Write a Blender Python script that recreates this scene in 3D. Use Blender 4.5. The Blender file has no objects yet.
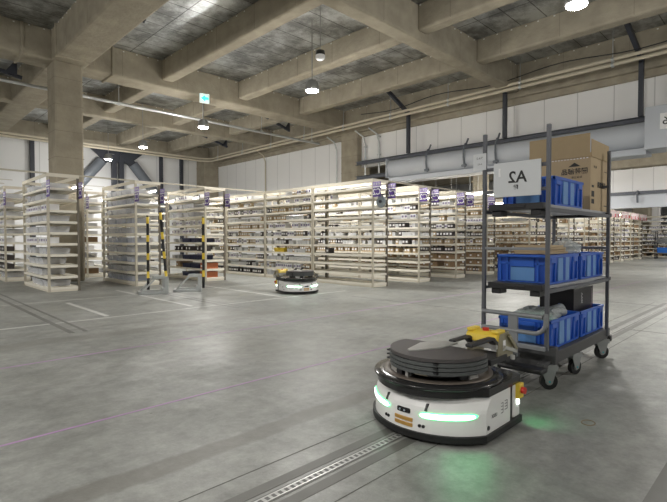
import bpy, bmesh, math, random
from mathutils import Vector, Matrix
random.seed(7)
PI = math.pi
scn = bpy.context.scene
col = scn.collection

# ------------------------------------------------------------------ helpers
def tag(o, label=None, cat=None, group=None, kind=None):
    if label: o['label'] = label
    if cat: o['category'] = cat
    if group: o['group'] = group
    if kind: o['kind'] = kind
    return o

def thing(name, label, cat, loc=(0, 0, 0), rz=0, group=None):
    o = bpy.data.objects.new(name, None); col.objects.link(o)
    o.empty_display_size = .1
    o.location = loc; o.rotation_euler = (0, 0, rz)
    return tag(o, label, cat, group)

def copy_tree(o, parent=None):
    c = o.copy(); col.objects.link(c); c.parent = parent
    for ch in o.children: copy_tree(ch, c)
    return c

class MB:
    """collects shapes, builds ONE mesh object"""
    def __init__(s): s.v = []; s.f = []; s.m = []; s.sm = []
    def add(s, vs, fs, mi=0, smooth=False):
        n = len(s.v); s.v += [tuple(v) for v in vs]
        for f in fs: s.f.append(tuple(n + i for i in f)); s.m.append(mi); s.sm.append(smooth)
        return s
    def box(s, x0, x1, y0, y1, z0, z1, mi=0, M=None):
        vs = [Vector(p) for p in ((x0,y0,z0),(x1,y0,z0),(x1,y1,z0),(x0,y1,z0),(x0,y0,z1),(x1,y0,z1),(x1,y1,z1),(x0,y1,z1))]
        if M: vs = [M @ v for v in vs]
        return s.add(vs, [(0,3,2,1),(4,5,6,7),(0,1,5,4),(1,2,6,5),(2,3,7,6),(3,0,4,7)], mi)
    def frustum(s, b, t, z0, z1, mi=0):
        vs = [(b[0],b[2],z0),(b[1],b[2],z0),(b[1],b[3],z0),(b[0],b[3],z0),(t[0],t[2],z1),(t[1],t[2],z1),(t[1],t[3],z1),(t[0],t[3],z1)]
        return s.add(vs, [(0,3,2,1),(4,5,6,7),(0,1,5,4),(1,2,6,5),(2,3,7,6),(3,0,4,7)], mi)
    def tub(s, b, t, z0, z1, w=.004, mi=0):
        "open-topped tapered box with wall thickness"
        o = [(b[0],b[2],z0),(b[1],b[2],z0),(b[1],b[3],z0),(b[0],b[3],z0),(t[0],t[2],z1),(t[1],t[2],z1),(t[1],t[3],z1),(t[0],t[3],z1)]
        i = [(b[0]+w,b[2]+w,z0+w),(b[1]-w,b[2]+w,z0+w),(b[1]-w,b[3]-w,z0+w),(b[0]+w,b[3]-w,z0+w),(t[0]+w,t[2]+w,z1),(t[1]-w,t[2]+w,z1),(t[1]-w,t[3]-w,z1),(t[0]+w,t[3]-w,z1)]
        f = [(0,3,2,1),(0,1,5,4),(1,2,6,5),(2,3,7,6),(3,0,4,7),(8,9,10,11),(8,12,13,9),(9,13,14,10),(10,14,15,11),(11,15,12,8),
             (4,5,13,12),(5,6,14,13),(6,7,15,14),(7,4,12,15)]
        return s.add(o+i, f, mi)
    def bar(s, p, q, w, h=None, mi=0):
        h = h or w; p = Vector(p); q = Vector(q); d = (q-p).normalized()
        up = Vector((0,0,1)) if abs(d.z) < .95 else Vector((0,1,0))
        a = d.cross(up).normalized()*w/2; b = a.cross(d).normalized()*h/2
        vs = [p-a-b, p+a-b, p+a+b, p-a+b, q-a-b, q+a-b, q+a+b, q-a+b]
        return s.add(vs, [(0,1,2,3),(7,6,5,4),(0,4,5,1),(1,5,6,2),(2,6,7,3),(3,7,4,0)], mi)
    def tube(s, pts, r, n=10, mi=0, caps=True):
        pts = [Vector(p) for p in pts]; base = len(s.v); rings = []
        a = None
        for i, p in enumerate(pts):
            d = (pts[min(i+1, len(pts)-1)] - pts[max(i-1, 0)]).normalized()
            if a is None:
                up = Vector((0,0,1)) if abs(d.z) < .9 else Vector((1,0,0)); a = d.cross(up).normalized()
            a = (a - d*a.dot(d)).normalized(); b = d.cross(a)
            rr = r[i] if isinstance(r, (list, tuple)) else r
            rings.append([p + a*rr*math.cos(2*PI*k/n) + b*rr*math.sin(2*PI*k/n) for k in range(n)])
        vs = [v for R in rings for v in R]; fs = []
        for i in range(len(rings)-1):
            for k in range(n):
                k2 = (k+1) % n
                fs.append((i*n+k, i*n+k2, (i+1)*n+k2, (i+1)*n+k))
        s.add(vs, fs, mi, True)
        if caps:
            s.add(rings[0], [tuple(reversed(range(n)))], mi); s.add(rings[-1], [tuple(range(n))], mi)
        return s
    def cyl(s, p, q, r, n=20, mi=0): return s.tube([p, q], r, n, mi)
    def prism(s, poly, z0, z1, mi=0, M=None, side_smooth=False):
        n = len(poly); vs = [Vector((x,y,z0)) for x,y in poly] + [Vector((x,y,z1)) for x,y in poly]
        if M: vs = [M @ v for v in vs]
        s.add(vs, [tuple(reversed(range(n))), tuple(range(n,2*n))], mi)
        return s.add(vs, [(i,(i+1)%n,n+(i+1)%n,n+i) for i in range(n)], mi, side_smooth)
    def loft(s, rings, mi=0, smooth=True, cap0=True, cap1=True):
        n = len(rings[0]); vs = [v for R in rings for v in R]; fs = []
        for j in range(len(rings)-1):
            for i in range(n): fs.append((j*n+i, j*n+(i+1)%n, (j+1)*n+(i+1)%n, (j+1)*n+i))
        s.add(vs, fs, mi, smooth)
        if cap0: s.add(rings[0], [tuple(reversed(range(n)))], mi)
        if cap1: s.add(rings[-1], [tuple(range(n))], mi)
        return s
    def lathe(s, prof, c=(0,0,0), n=40, mi=0):
        rings = [[(c[0]+r*math.cos(2*PI*k/n), c[1]+r*math.sin(2*PI*k/n), c[2]+z) for k in range(n)] for r, z in prof]
        return s.loft(rings, mi)
    def mesh(s, name, mats):
        me = bpy.data.meshes.new(name); me.from_pydata(s.v, [], s.f)
        if not isinstance(mats, (list, tuple)): mats = [mats]
        for m in mats: me.materials.append(m)
        me.polygons.foreach_set('material_index', s.m); me.polygons.foreach_set('use_smooth', s.sm)
        me.update(); return me
    def build(s, name, mats, parent=None, bevel=0, seg=2, loc=None):
        o = bpy.data.objects.new(name, s.mesh(name, mats)); col.objects.link(o)
        if parent: o.parent = parent
        if loc: o.location = loc
        if bevel:
            b = o.modifiers.new('bevel', 'BEVEL'); b.width = bevel; b.segments = seg; b.limit_method = 'ANGLE'; b.angle_limit = math.radians(40)
            b.harden_normals = False
        return o

def struct(name, mb, mats, bevel=0, parent=None):
    o = mb.build(name, mats, parent, bevel)
    if not parent: o['kind'] = 'structure'
    return o

def text_mesh(txt, size, mat, parent, M, name='lettering', depth=.0006, mirrored=True, bold=0):
    """lettering lying in the local XY plane of M (x right, y up), centred"""
    cu = bpy.data.curves.new(name, 'FONT'); cu.body = txt; cu.size = size; cu.align_x = 'CENTER'; cu.align_y = 'CENTER'
    cu.extrude = depth; cu.offset = bold
    tmp = bpy.data.objects.new(name, cu); col.objects.link(tmp)
    bpy.context.view_layer.update()
    dg = bpy.context.evaluated_depsgraph_get()
    me = bpy.data.meshes.new_from_object(tmp.evaluated_get(dg))
    bpy.data.objects.remove(tmp)
    me.transform(M @ Matrix.Scale(-1 if mirrored else 1, 4, (1,0,0)))
    if mirrored: me.flip_normals()
    me.materials.clear(); me.materials.append(mat)
    for p in me.polygons: p.material_index = 0
    o = bpy.data.objects.new(name, me); col.objects.link(o); o.parent = parent
    return o

def frame(origin, right, up):
    r = Vector(right).normalized(); u = Vector(up).normalized(); n = r.cross(u)
    M = Matrix((r, u, n)).transposed().to_4x4(); M.translation = Vector(origin); return M

# ------------------------------------------------------------------ materials
def nodes(name):
    m = bpy.data.materials.new(name); m.use_nodes = True; nt = m.node_tree
    return m, nt, nt.nodes['Principled BSDF']

def mat(name, c, rough=.5, metal=0, noise=0, scale=20, bump=0, bscale=60, alpha=1, emit=None, es=0, coat=0, spec=None, dark=.6, trans=0):
    m, nt, b = nodes(name); N = nt.nodes; L = nt.links
    b.inputs['Base Color'].default_value = (*c, 1); b.inputs['Roughness'].default_value = rough; b.inputs['Metallic'].default_value = metal
    b.inputs['Coat Weight'].default_value = coat
    if spec is not None: b.inputs['Specular IOR Level'].default_value = spec
    if alpha < 1: b.inputs['Alpha'].default_value = alpha
    if trans: b.inputs['Transmission Weight'].default_value = trans
    if emit: b.inputs['Emission Color'].default_value = (*emit, 1); b.inputs['Emission Strength'].default_value = es
    tc = N.new('ShaderNodeTexCoord')
    nz = N.new('ShaderNodeTexNoise'); nz.inputs['Scale'].default_value = scale; nz.inputs['Detail'].default_value = 5
    L.new(tc.outputs['Object'], nz.inputs['Vector'])
    mx = N.new('ShaderNodeMix'); mx.data_type = 'RGBA'; mx.inputs[6].default_value = (*[x*(1-noise*dark) for x in c], 1); mx.inputs[7].default_value = (*[min(1, x*(1+noise*.5)) for x in c], 1)
    L.new(nz.outputs['Fac'], mx.inputs[0]); L.new(mx.outputs[2], b.inputs['Base Color'])
    if bump:
        n2 = N.new('ShaderNodeTexNoise'); n2.inputs['Scale'].default_value = bscale; n2.inputs['Detail'].default_value = 6
        L.new(tc.outputs['Object'], n2.inputs['Vector'])
        bp = N.new('ShaderNodeBump'); bp.inputs['Strength'].default_value = bump; bp.inputs['Distance'].default_value = .02
        L.new(n2.outputs['Fac'], bp.inputs['Height']); L.new(bp.outputs['Normal'], b.inputs['Normal'])
    return m

def floor_mat():
    m, nt, b = nodes('concrete_floor'); N = nt.nodes; L = nt.links
    tc = N.new('ShaderNodeTexCoord')
    def noise(scale, det, vec=None, rough=.6):
        n = N.new('ShaderNodeTexNoise'); n.inputs['Scale'].default_value = scale; n.inputs['Detail'].default_value = det; n.inputs['Roughness'].default_value = rough
        L.new(vec or tc.outputs['Object'], n.inputs['Vector']); return n.outputs['Fac']
    def math_(op, a, b_=None, c=None):
        n = N.new('ShaderNodeMath'); n.operation = op
        for i, v in enumerate((a, b_, c)):
            if v is None: continue
            if hasattr(v, 'default_value'): L.new(v, n.inputs[i])
            else: n.inputs[i].default_value = v
        return n.outputs[0]
    def ramp(f, stops):
        r = N.new('ShaderNodeValToRGB'); e = r.color_ramp.elements
        e[0].position, e[0].color = stops[0][0], (*stops[0][1], 1); e[1].position, e[1].color = stops[1][0], (*stops[1][1], 1)
        for p, c in stops[2:]:
            x = e.new(p); x.color = (*c, 1)
        L.new(f, r.inputs[0]); return r.outputs[0]
    def mixc(f, a, c2, mode='MIX'):
        x = N.new('ShaderNodeMix'); x.data_type = 'RGBA'; x.blend_type = mode
        if hasattr(f, 'default_value'): L.new(f, x.inputs[0])
        else: x.inputs[0].default_value = f
        for i, v in ((6, a), (7, c2)):
            if hasattr(v, 'default_value'): L.new(v, x.inputs[i])
            else: x.inputs[i].default_value = (*v, 1)
        return x.outputs[2]
    base = ramp(noise(.55, 8), [(.34, (.190,.196,.184)), (.66, (.305,.310,.292))])
    fine = ramp(noise(7, 10, rough=.8), [(.36, (.70,.70,.70)), (.64, (1.18,1.18,1.18))])
    c = mixc(1, base, fine, 'MULTIPLY')
    mp = N.new('ShaderNodeMapping'); mp.inputs['Scale'].default_value = (.6, 3.2, 1); L.new(tc.outputs['Object'], mp.inputs[0])
    st = noise(1.6, 6, mp.outputs[0])
    c = mixc(ramp(st, [(.55, (0,0,0)), (.8, (.45,.45,.45))]), c, (.17,.172,.16))
    sep = N.new('ShaderNodeSeparateXYZ'); L.new(tc.outputs['Object'], sep.inputs[0])
    wob = noise(1.3, 7); wob2 = noise(5, 6)
    def band(y0, hw, amp, strength, colr, cc, xlim=None):
        d = math_('ABSOLUTE', math_('ADD', math_('SUBTRACT', sep.outputs['Y'], y0), math_('MULTIPLY', math_('SUBTRACT', wob, .5), amp)))
        mr = N.new('ShaderNodeMapRange'); mr.inputs[1].default_value = hw*1.15; mr.inputs[2].default_value = hw*.8; L.new(d, mr.inputs[0])
        f = math_('MULTIPLY', mr.outputs[0], strength)
        f = math_('MULTIPLY', f, math_('ADD', .55, wob2))
        if xlim:
            m2 = N.new('ShaderNodeMapRange'); m2.inputs[1].default_value = xlim+.4; m2.inputs[2].default_value = xlim-.4; L.new(sep.outputs['X'], m2.inputs[0])
            f = math_('MULTIPLY', f, m2.outputs[0])
        return mixc(f, cc, colr)
    c = band(2.12, .075, .22, .62, (.135,.130,.115), c, 2.6)
    c = band(5.55, .14, .5, .45, (.15,.147,.13), c, 4.6)
    c = band(6.1, .06, .3, .35, (.16,.155,.14), c, 4.6)
    c = band(3.9, .04, .3, .22, (.17,.165,.15), c)
    # small dark specks
    sp = N.new('ShaderNodeTexVoronoi'); sp.inputs['Scale'].default_value = 2.2; L.new(tc.outputs['Object'], sp.inputs['Vector'])
    c = mixc(ramp(sp.outputs['Distance'], [(.018, (.8,.8,.8)), (.028, (0,0,0))]), c, (.06,.06,.05))
    L.new(c, b.inputs['Base Color'])
    rr = ramp(noise(.9, 7), [(.35, (.34,.34,.34)), (.7, (.56,.56,.56))]); L.new(rr, b.inputs['Roughness'])
    b.inputs['Specular IOR Level'].default_value = .42
    bp = N.new('ShaderNodeBump'); bp.inputs['Strength'].default_value = .3; bp.inputs['Distance'].default_value = .01
    L.new(noise(11, 10, rough=.7), bp.inputs['Height']); L.new(bp.outputs[0], b.inputs['Normal'])
    return m

def deck_mat():
    "metal ceiling deck with seams"
    m, nt, b = nodes('metal_deck'); N = nt.nodes; L = nt.links
    tc = N.new('ShaderNodeTexCoord')
    br = N.new('ShaderNodeTexBrick'); br.offset = 0; br.inputs['Scale'].default_value = 1; br.inputs['Brick Width'].default_value = 5.1
    br.inputs['Row Height'].default_value = .61; br.inputs['Mortar Size'].default_value = .012
    br.inputs['Color1'].default_value = (.40,.41,.41,1); br.inputs['Color2'].default_value = (.46,.47,.47,1); br.inputs['Mortar'].default_value = (.12,.12,.12,1)
    L.new(tc.outputs['Object'], br.inputs['Vector'])
    nz = N.new('ShaderNodeTexNoise'); nz.inputs['Scale'].default_value = 1.2; nz.inputs['Detail'].default_value = 7; L.new(tc.outputs['Object'], nz.inputs['Vector'])
    mx = N.new('ShaderNodeMix'); mx.data_type = 'RGBA'; mx.blend_type = 'MULTIPLY'; mx.inputs[0].default_value = .9
    L.new(br.outputs['Color'], mx.inputs[6])
    cr = N.new('ShaderNodeValToRGB'); cr.color_ramp.elements[0].position = .42; cr.color_ramp.elements[0].color = (.62,.62,.62,1); cr.color_ramp.elements[1].position = .60; cr.color_ramp.elements[1].color = (1.75,1.78,1.8,1); nz.inputs['Roughness'].default_value = .75  # bright mottling paints foil glints into the deck colour
    L.new(nz.outputs['Fac'], cr.inputs[0]); L.new(cr.outputs[0], mx.inputs[7]); L.new(mx.outputs[2], b.inputs['Base Color'])
    b.inputs['Metallic'].default_value = .85; b.inputs['Roughness'].default_value = .38
    mp = N.new('ShaderNodeMapping'); mp.inputs['Scale'].default_value = (1.8, 9, 1); L.new(tc.outputs['Object'], mp.inputs[0])
    n2 = N.new('ShaderNodeTexNoise'); n2.inputs['Scale'].default_value = 1.5; n2.inputs['Detail'].default_value = 4; L.new(mp.outputs[0], n2.inputs['Vector'])
    bp = N.new('ShaderNodeBump'); bp.inputs['Strength'].default_value = .8; bp.inputs['Distance'].default_value = .04
    L.new(n2.outputs['Fac'], bp.inputs['Height']); L.new(bp.outputs[0], b.inputs['Normal'])
    return m

def panel_mat(name, c, axis, width, rough=.5):
    "painted wall panels with thin seams every `width` metres along the axis"
    m, nt, b = nodes(name); N = nt.nodes; L = nt.links
    tc = N.new('ShaderNodeTexCoord'); sep = N.new('ShaderNodeSeparateXYZ'); L.new(tc.outputs['Object'], sep.inputs[0])
    md = N.new('ShaderNodeMath'); md.operation = 'MODULO'; ad = N.new('ShaderNodeMath'); ad.operation = 'ADD'; ad.inputs[1].default_value = 100*width
    L.new(sep.outputs[axis], ad.inputs[0]); L.new(ad.outputs[0], md.inputs[0]); md.inputs[1].default_value = width
    cmp_ = N.new('ShaderNodeMath'); cmp_.operation = 'LESS_THAN'; cmp_.inputs[1].default_value = .025; L.new(md.outputs[0], cmp_.inputs[0])
    nz = N.new('ShaderNodeTexNoise'); nz.inputs['Scale'].default_value = .8; L.new(tc.outputs['Object'], nz.inputs['Vector'])
    m0 = N.new('ShaderNodeMix'); m0.data_type = 'RGBA'; m0.inputs[6].default_value = (*[x*.93 for x in c], 1); m0.inputs[7].default_value = (*c, 1); L.new(nz.outputs['Fac'], m0.inputs[0])
    m1 = N.new('ShaderNodeMix'); m1.data_type = 'RGBA'; m1.inputs[7].default_value = (*[x*.66 for x in c], 1)
    L.new(m0.outputs[2], m1.inputs[6]); L.new(cmp_.outputs[0], m1.inputs[0]); L.new(m1.outputs[2], b.inputs['Base Color'])
    b.inputs['Roughness'].default_value = rough
    return m

def coat_mat():
    "sprayed / wrapped fireproofing on the beams: mottled khaki, seams across"
    m = mat('fireproof_coating', (.39,.35,.275), .95, noise=.55, scale=3.2, bump=.9, bscale=11, spec=.1)
    return m

M = {}
M['floor'] = floor_mat(); M['deck'] = deck_mat(); M['coat'] = coat_mat()
M['seam'] = mat('coating_seam', (.25,.225,.18), .95)
M['pin'] = mat('fixing_pin_metal', (.8,.8,.76), .4)
M['wall_r'] = panel_mat('white_wall_panels', (.93,.925,.925), 'Y', .9)
M['wall_l'] = panel_mat('white_wall_panels_wide', (.90,.905,.91), 'X', 1.8)
M['darksteel'] = mat('dark_grey_steel', (.045,.05,.065), .5, noise=.2)
M['midsteel'] = mat('mid_grey_steel', (.17,.19,.22), .5, noise=.15)
M['bar'] = mat('blue_grey_steel', (.11,.12,.145), .5)
M['shutter'] = mat('pale_blue_grey_metal', (.52,.55,.60), .42, noise=.08, scale=2)
M['cream_pipe'] = mat('cream_conduit', (.62,.56,.44), .5)
M['galv'] = mat('galvanised_steel', (.58,.60,.60), .38, metal=.75, noise=.15, scale=30)
M['rack'] = mat('ivory_painted_steel', (.74,.69,.58), .42, noise=.06)
M['rackp'] = mat('ivory_post_steel', (.52,.48,.39), .45, noise=.1)
M['postd'] = mat('taupe_post_steel', (.15,.13,.10), .5)  # darker tone for the near post on the +x side
M['shelfm'] = mat('ivory_shelf_board', (.82,.78,.68), .45, noise=.05)
M['purple'] = mat('purple_print', (.10,.05,.26), .5)
M['lilac'] = mat('lilac_print', (.38,.30,.62), .5)
M['white'] = mat('white_print', (.85,.85,.86), .5)
M['red'] = mat('red_print', (.62,.05,.09), .5)
M['pink'] = mat('pale_red_print', (.85,.66,.68), .5)
M['binw'] = mat('white_bin_plastic', (.62,.63,.64), .35, noise=.1)
M['tub'] = mat('translucent_tub_plastic', (.86,.88,.92), .25, alpha=.42, noise=.1)
M['tubblue'] = mat('blue_packet_plastic', (.16,.36,.80), .4)
M['carton'] = mat('brown_carton_board', (.30,.20,.115), .8, noise=.25, scale=6)
M['carton2'] = mat('cardboard_pale', (.47,.36,.225), .8, noise=.1, scale=6)
M['card_in'] = mat('cardboard_inside', (.42,.32,.19), .85, noise=.1)
M['tape'] = mat('packing_tape', (.33,.24,.13), .3)
M['ink'] = mat('black_ink', (.02,.02,.02), .6)
M['navy'] = mat('navy_crate_plastic', (.015,.02,.07), .45)
M['orange'] = mat('orange_brown_board', (.42,.13,.05), .6)
M['yellowb'] = mat('yellow_crate_plastic', (.75,.55,.05), .5)
M['blueb'] = mat('bright_blue_plastic', (.03,.20,.75), .4)
M['green'] = mat('green_plastic', (.05,.5,.12), .5)
M['blue'] = mat('blue_container_plastic', (.018,.085,.46), .38, noise=.08, spec=.5)
M['blue2'] = mat('sheen_blue_container_panel', (.115,.27,.57), .36, noise=.06)  # lighter blue paints view-angle sheen onto the container panels
M['bluerim'] = mat('blue_container_rim_plastic', (.022,.11,.52), .35)
M['tpost'] = mat('trolley_grey_paint', (.115,.12,.135), .42, metal=.3)
M['ttube'] = mat('trolley_light_grey_paint', (.26,.27,.285), .4, metal=.3)
M['plate'] = mat('grey_shelf_plate', (.42,.43,.45), .4, metal=.4)
M['blackp'] = mat('black_plastic', (.018,.018,.02), .42)
M['blackg'] = mat('glossy_black_plastic', (.012,.012,.013), .22, coat=.3)
M['deckd'] = mat('dark_deck_steel', (.06,.06,.062), .5)
M['rubber'] = mat('black_rubber', (.008,.008,.009), .5)
M['wheelc'] = mat('wheel_core_grey', (.30,.31,.31), .4, metal=.4)
M['teal'] = mat('teal_caster_cap', (.05,.35,.38), .4)
M['rwhite'] = mat('robot_white_paint', (.80,.80,.79), .28, coat=.35)
M['rgrey'] = mat('brown_grey_ring', (.13,.108,.09), .42, metal=.3, noise=.1)
M['slab'] = mat('dark_grey_slab', (.075,.068,.068), .5, noise=.35, scale=14)
M['slabe'] = mat('slab_edge_grey', (.085,.092,.092), .5, noise=.3, scale=18)
M['steel'] = mat('brushed_steel', (.58,.58,.56), .33, metal=.55, noise=.15, scale=40)
M['olivesteel'] = mat('yellowish_plated_steel', (.42,.38,.27), .36, metal=.8, noise=.2)
M['yellow'] = mat('yellow_plastic', (.80,.58,.06), .4)
M['redp'] = mat('red_button_plastic', (.55,.03,.02), .35)
M['brass'] = mat('brass_contact', (.62,.36,.10), .4, metal=.5, noise=.2)
M['led'] = mat('led_strip_light', (.9,1,.93), .4, emit=(.82,1,.88), es=7)
M['ledg'] = mat('led_green_edge', (.1,.8,.3), .4, emit=(.10,1,.30), es=2.2)
M['lamp'] = mat('lamp_glow', (1,1,1), .4, emit=(1,.97,.90), es=40)
M['tubeglow'] = mat('tube_glow', (1,1,1), .4, emit=(1,.95,.86), es=21)
M['lampb'] = mat('lamp_body_grey', (.35,.36,.36), .4, metal=.6)
M['exitg'] = mat('exit_sign_green', (.05,.6,.4), .4, emit=(.05,.75,.5), es=1.5)
M['exitw'] = mat('exit_sign_white', (.9,.95,.95), .4, emit=(.8,1,1), es=.55)
M['sign'] = mat('sign_board_white', (.66,.68,.70), .3, noise=.03)
M['film'] = mat('clear_plastic_film', (.72,.78,.76), .12, alpha=.42, bump=.8, bscale=25, spec=.8)
M['film2'] = mat('grey_wrap_film', (.42,.45,.46), .18, alpha=.8, bump=.9, bscale=30, spec=.8)
M['greenpk'] = mat('green_white_packet', (.35,.52,.46), .3, noise=.5, scale=14)
M['boxblk'] = mat('black_gloss_carton', (.010,.009,.012), .45)
M['boxpic'] = mat('dark_printed_panel', (.10,.05,.08), .25, noise=1.6, scale=12)
M['line_w'] = mat('white_floor_paint', (.52,.52,.50), .5, noise=.5, scale=9)
M['line_p'] = mat('pink_floor_line', (.40,.24,.44), .5, noise=.5, scale=4)
M['line_d'] = mat('dark_floor_filler', (.135,.135,.125), .5, noise=.3, scale=8)
M['joint'] = mat('floor_joint', (.10,.10,.09), .7)
M['grate'] = mat('grating_steel', (.55,.55,.54), .35, metal=.5)
M['disc'] = mat('blue_grey_disc', (.36,.42,.47), .4, metal=.3)

# ------------------------------------------------------------------ camera
cam = bpy.data.cameras.new('camera'); co = bpy.data.objects.new('camera', cam); col.objects.link(co)
cam.sensor_width = 36; cam.lens = 466/667*36; cam.clip_end = 200
FW = Vector((.703, .711, 0)).normalized(); P = math.radians(1.48)
d = FW*math.cos(P) - Vector((0,0,1))*math.sin(P)
co.location = (0, 0, 1.08); co.rotation_euler = d.to_track_quat('-Z', 'Y').to_euler()
scn.camera = co

# ------------------------------------------------------------------ shell
struct('floor', MB().box(-12, 46, -8, 30, -.2, 0), M['floor'])
DZ = 6.2
struct('ceiling', MB().box(-12, 46, -8, 26, DZ, DZ+.15), M['deck'])
# left wall (b = 24.2)
struct('wall_left', MB().box(-12, 46, 24.3, 24.5, 0, DZ), M['wall_l'])
# right wall: full height for b > 13.6, only an upper band over the wide opening, solid again for b < 2.5
struct('wall_right', MB().box(14.0, 14.2, 12.9, 24.3, 0, DZ).box(14.0, 14.2, -8, 12.9, 3.95, DZ).box(14.0, 14.2, -8, .2, 0, 3.95), M['wall_r'])
struct('wall_far', MB().box(45.8, 46, -8, 24.3, 0, DZ), M['wall_r'])
struct('wall_rear', MB().box(-12, -11.8, -8, 24.3, 0, DZ), M['wall_r'])
struct('wall_near', MB().box(-11.8, 45.8, -8, -7.8, 0, DZ), M['wall_l'])

def beam(name, x0, x1, y0, y1, zb, alongx, pins=True):
    mb = MB().box(x0, x1, y0, y1, zb, DZ+.02)
    o = struct(name, mb, M['coat'], bevel=.05)
    if alongx: L0, L1 = x0, x1
    else: L0, L1 = y0, y1
    # wrap seams, every 1.4 m, a hair proud of the coating
    sm = MB(); pn = MB(); t = L0 + .7
    while t < L1:
        if alongx: sm.box(t, t+.009, y0-.004, y1+.004, zb+.03, DZ)
        else: sm.box(x0-.004, x1+.004, t, t+.009, zb+.03, DZ)
        t += 1.35 + random.random()*.25
    struct('coating_seam', sm, M['seam'], parent=o)
    t = L0 + .1
    while t < L1:
        if random.random() < .8:
            zz = DZ-.045-random.random()*.03
            if alongx: pn.box(t, t+.035, y0-.012, y0, zz, zz+.025)
            else: pn.box(x0-.012, x0, t, t+.035, zz, zz+.025)
        t += .27 + random.random()*.12
    if pins: struct('fixing_pin_row', pn, M['pin'], parent=o)
    return o
ZG = 5.45; ZS = 5.63
for y0, y1 in ((6.03, 6.42), (13.05, 13.8), (17.75, 18.15), (23.75, 24.3), (-4.9, -4.1)):
    beam('ceiling_girder', -11.8, 14.0, y0, y1, ZG, True)
for i, xc in enumerate((-6.7, -4.15, -1.58, 1.0, 3.58, 6.15, 8.72, 11.3)):
    w = .39 if abs(xc-3.58) < .1 or abs(xc+6.7) < .1 else .17
    ys = (-7.8, 6.03, 13.05, 17.75, 23.75)
    if w > .3: beam('ceiling_girder', xc-w, xc+w, -7.8, 23.75, ZG-.001, False)
    else:
        for a, b in ((-4.1, 6.03), (6.42, 13.05), (13.8, 17.75), (18.15, 23.75)):
            beam('ceiling_beam', xc-w, xc+w, a-.01, b+.01, ZS, False)
# wall girder above the right wall with a lower recessed band
beam('ceiling_girder', 13.55, 14.0, -7.8, 23.75, ZG+.1, False)
struct('ceiling_girder_band', MB().box(13.85, 14.005, -7.8, 23.75, 5.13, ZG+.12), M['coat'], bevel=.03)
struct('ceiling_girder_band', MB().box(13.7, 14.003, -7.8, 23.75, 5.3, ZG+.12), M['coat'], bevel=.03)
# second hall beams
for y0, y1 in ((2.5, 3.2), (7.8, 8.2), (13.05, 13.8)):
    beam('ceiling_girder', 14.2, 45.8, y0, y1, ZG-.05, True, False)
for xc in (17.2, 19.8, 22.3, 24.9, 30, 35):
    beam('ceiling_beam', xc-.2, xc+.2, -7.8, 24.2, ZS-.15, False, False)

def column(x0, x1, y0, y1, top=ZG+.02, flaps=True):
    o = struct('column', MB().box(x0, x1, y0, y1, 0, top), M['coat'], bevel=.05)
    sm = MB()
    for z in (1.3, 2.2, 3.1, 3.75, 4.4, 5.05):
        if z < top: sm.box(x0-.003, x1+.003, y0-.003, y1+.003, z, z+.008)
    struct('coating_seam', sm, M['seam'], parent=o)
column(3.22, 3.87, 12.95, 13.62)
column(13.72, 14.5, 12.55, 13.45)
column(13.1, 14.0, 23.4, 24.3)
column(20.0, 20.6, 10.45, 11.0)
column(33.1, 33.9, 6.6, 7.5)
column(27.5, 28.3, 12.9, 13.7)

# column-top collars where the coating overlaps: small ledge parts of the girder crossing
struct('ceiling_girder_collar', MB().box(3.15, 4.02, 12.55, 12.62, ZG-.03, DZ), M['coat'], bevel=.02)
struct('ceiling_girder_collar', MB().box(2.55, 2.62, 13.0, 13.84, ZG-.03, DZ), M['coat'], bevel=.02)
struct('ceiling_girder_collar', MB().box(4.6, 4.66, 13.0, 13.84, ZG-.03, DZ), M['coat'], bevel=.02)

# floor marks ---------------------------------------------------------
def strip(name, x0, x1, y0, y1, m, z=.0015): return struct(name, MB().box(x0, x1, y0, y1, -.01, z), M[m])
strip('trim_1', -6, 9.5, 1.44, 1.50, 'line_d'); strip('trim_2', -6, 9.5, 1.60, 1.66, 'line_d')
strip('trim_3', -6, 14, 2.920, 2.938, 'line_p'); strip('trim_4', -6, 14, 4.68, 4.70, 'line_p')
strip('trim_5', -6, 14, .27, .45, 'line_d')
strip('trim_6', 2.29, 2.35, 6.85, 8.75, 'line_w')
strip('trim_7', -6, 7, 6.70, 6.745, 'line_w', .001); strip('trim_8', -6, 7, 9.1, 9.14, 'line_w', .001)
strip('trim_9', 1.58, 1.64, 5.9, 14, 'line_d'); strip('trim_10', 1.74, 1.78, 5.9, 14, 'line_d')
strip('trim_11', 4.02, 4.06, 6.2, 9.3, 'line_d', .001); strip('trim_12', 4.16, 4.19, 6.2, 9.3, 'line_d', .001)
strip('trim_13', 3.6, 3.66, 6.9, 10.2, 'line_w'); strip('trim_14', 5.4, 5.46, 6.9, 10.2, 'line_w')
strip('trim_15', -6, 9.5, 1.785, 1.79, 'joint', .001); strip('trim_16', -6, 9.5, 1.335, 1.34, 'joint', .001)
strip('trim_18', 6.4, 6.43, -3, 6, 'line_d', .001)
strip('trim_19', 9.0, 9.03, -3, 6, 'line_d', .001)
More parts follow.
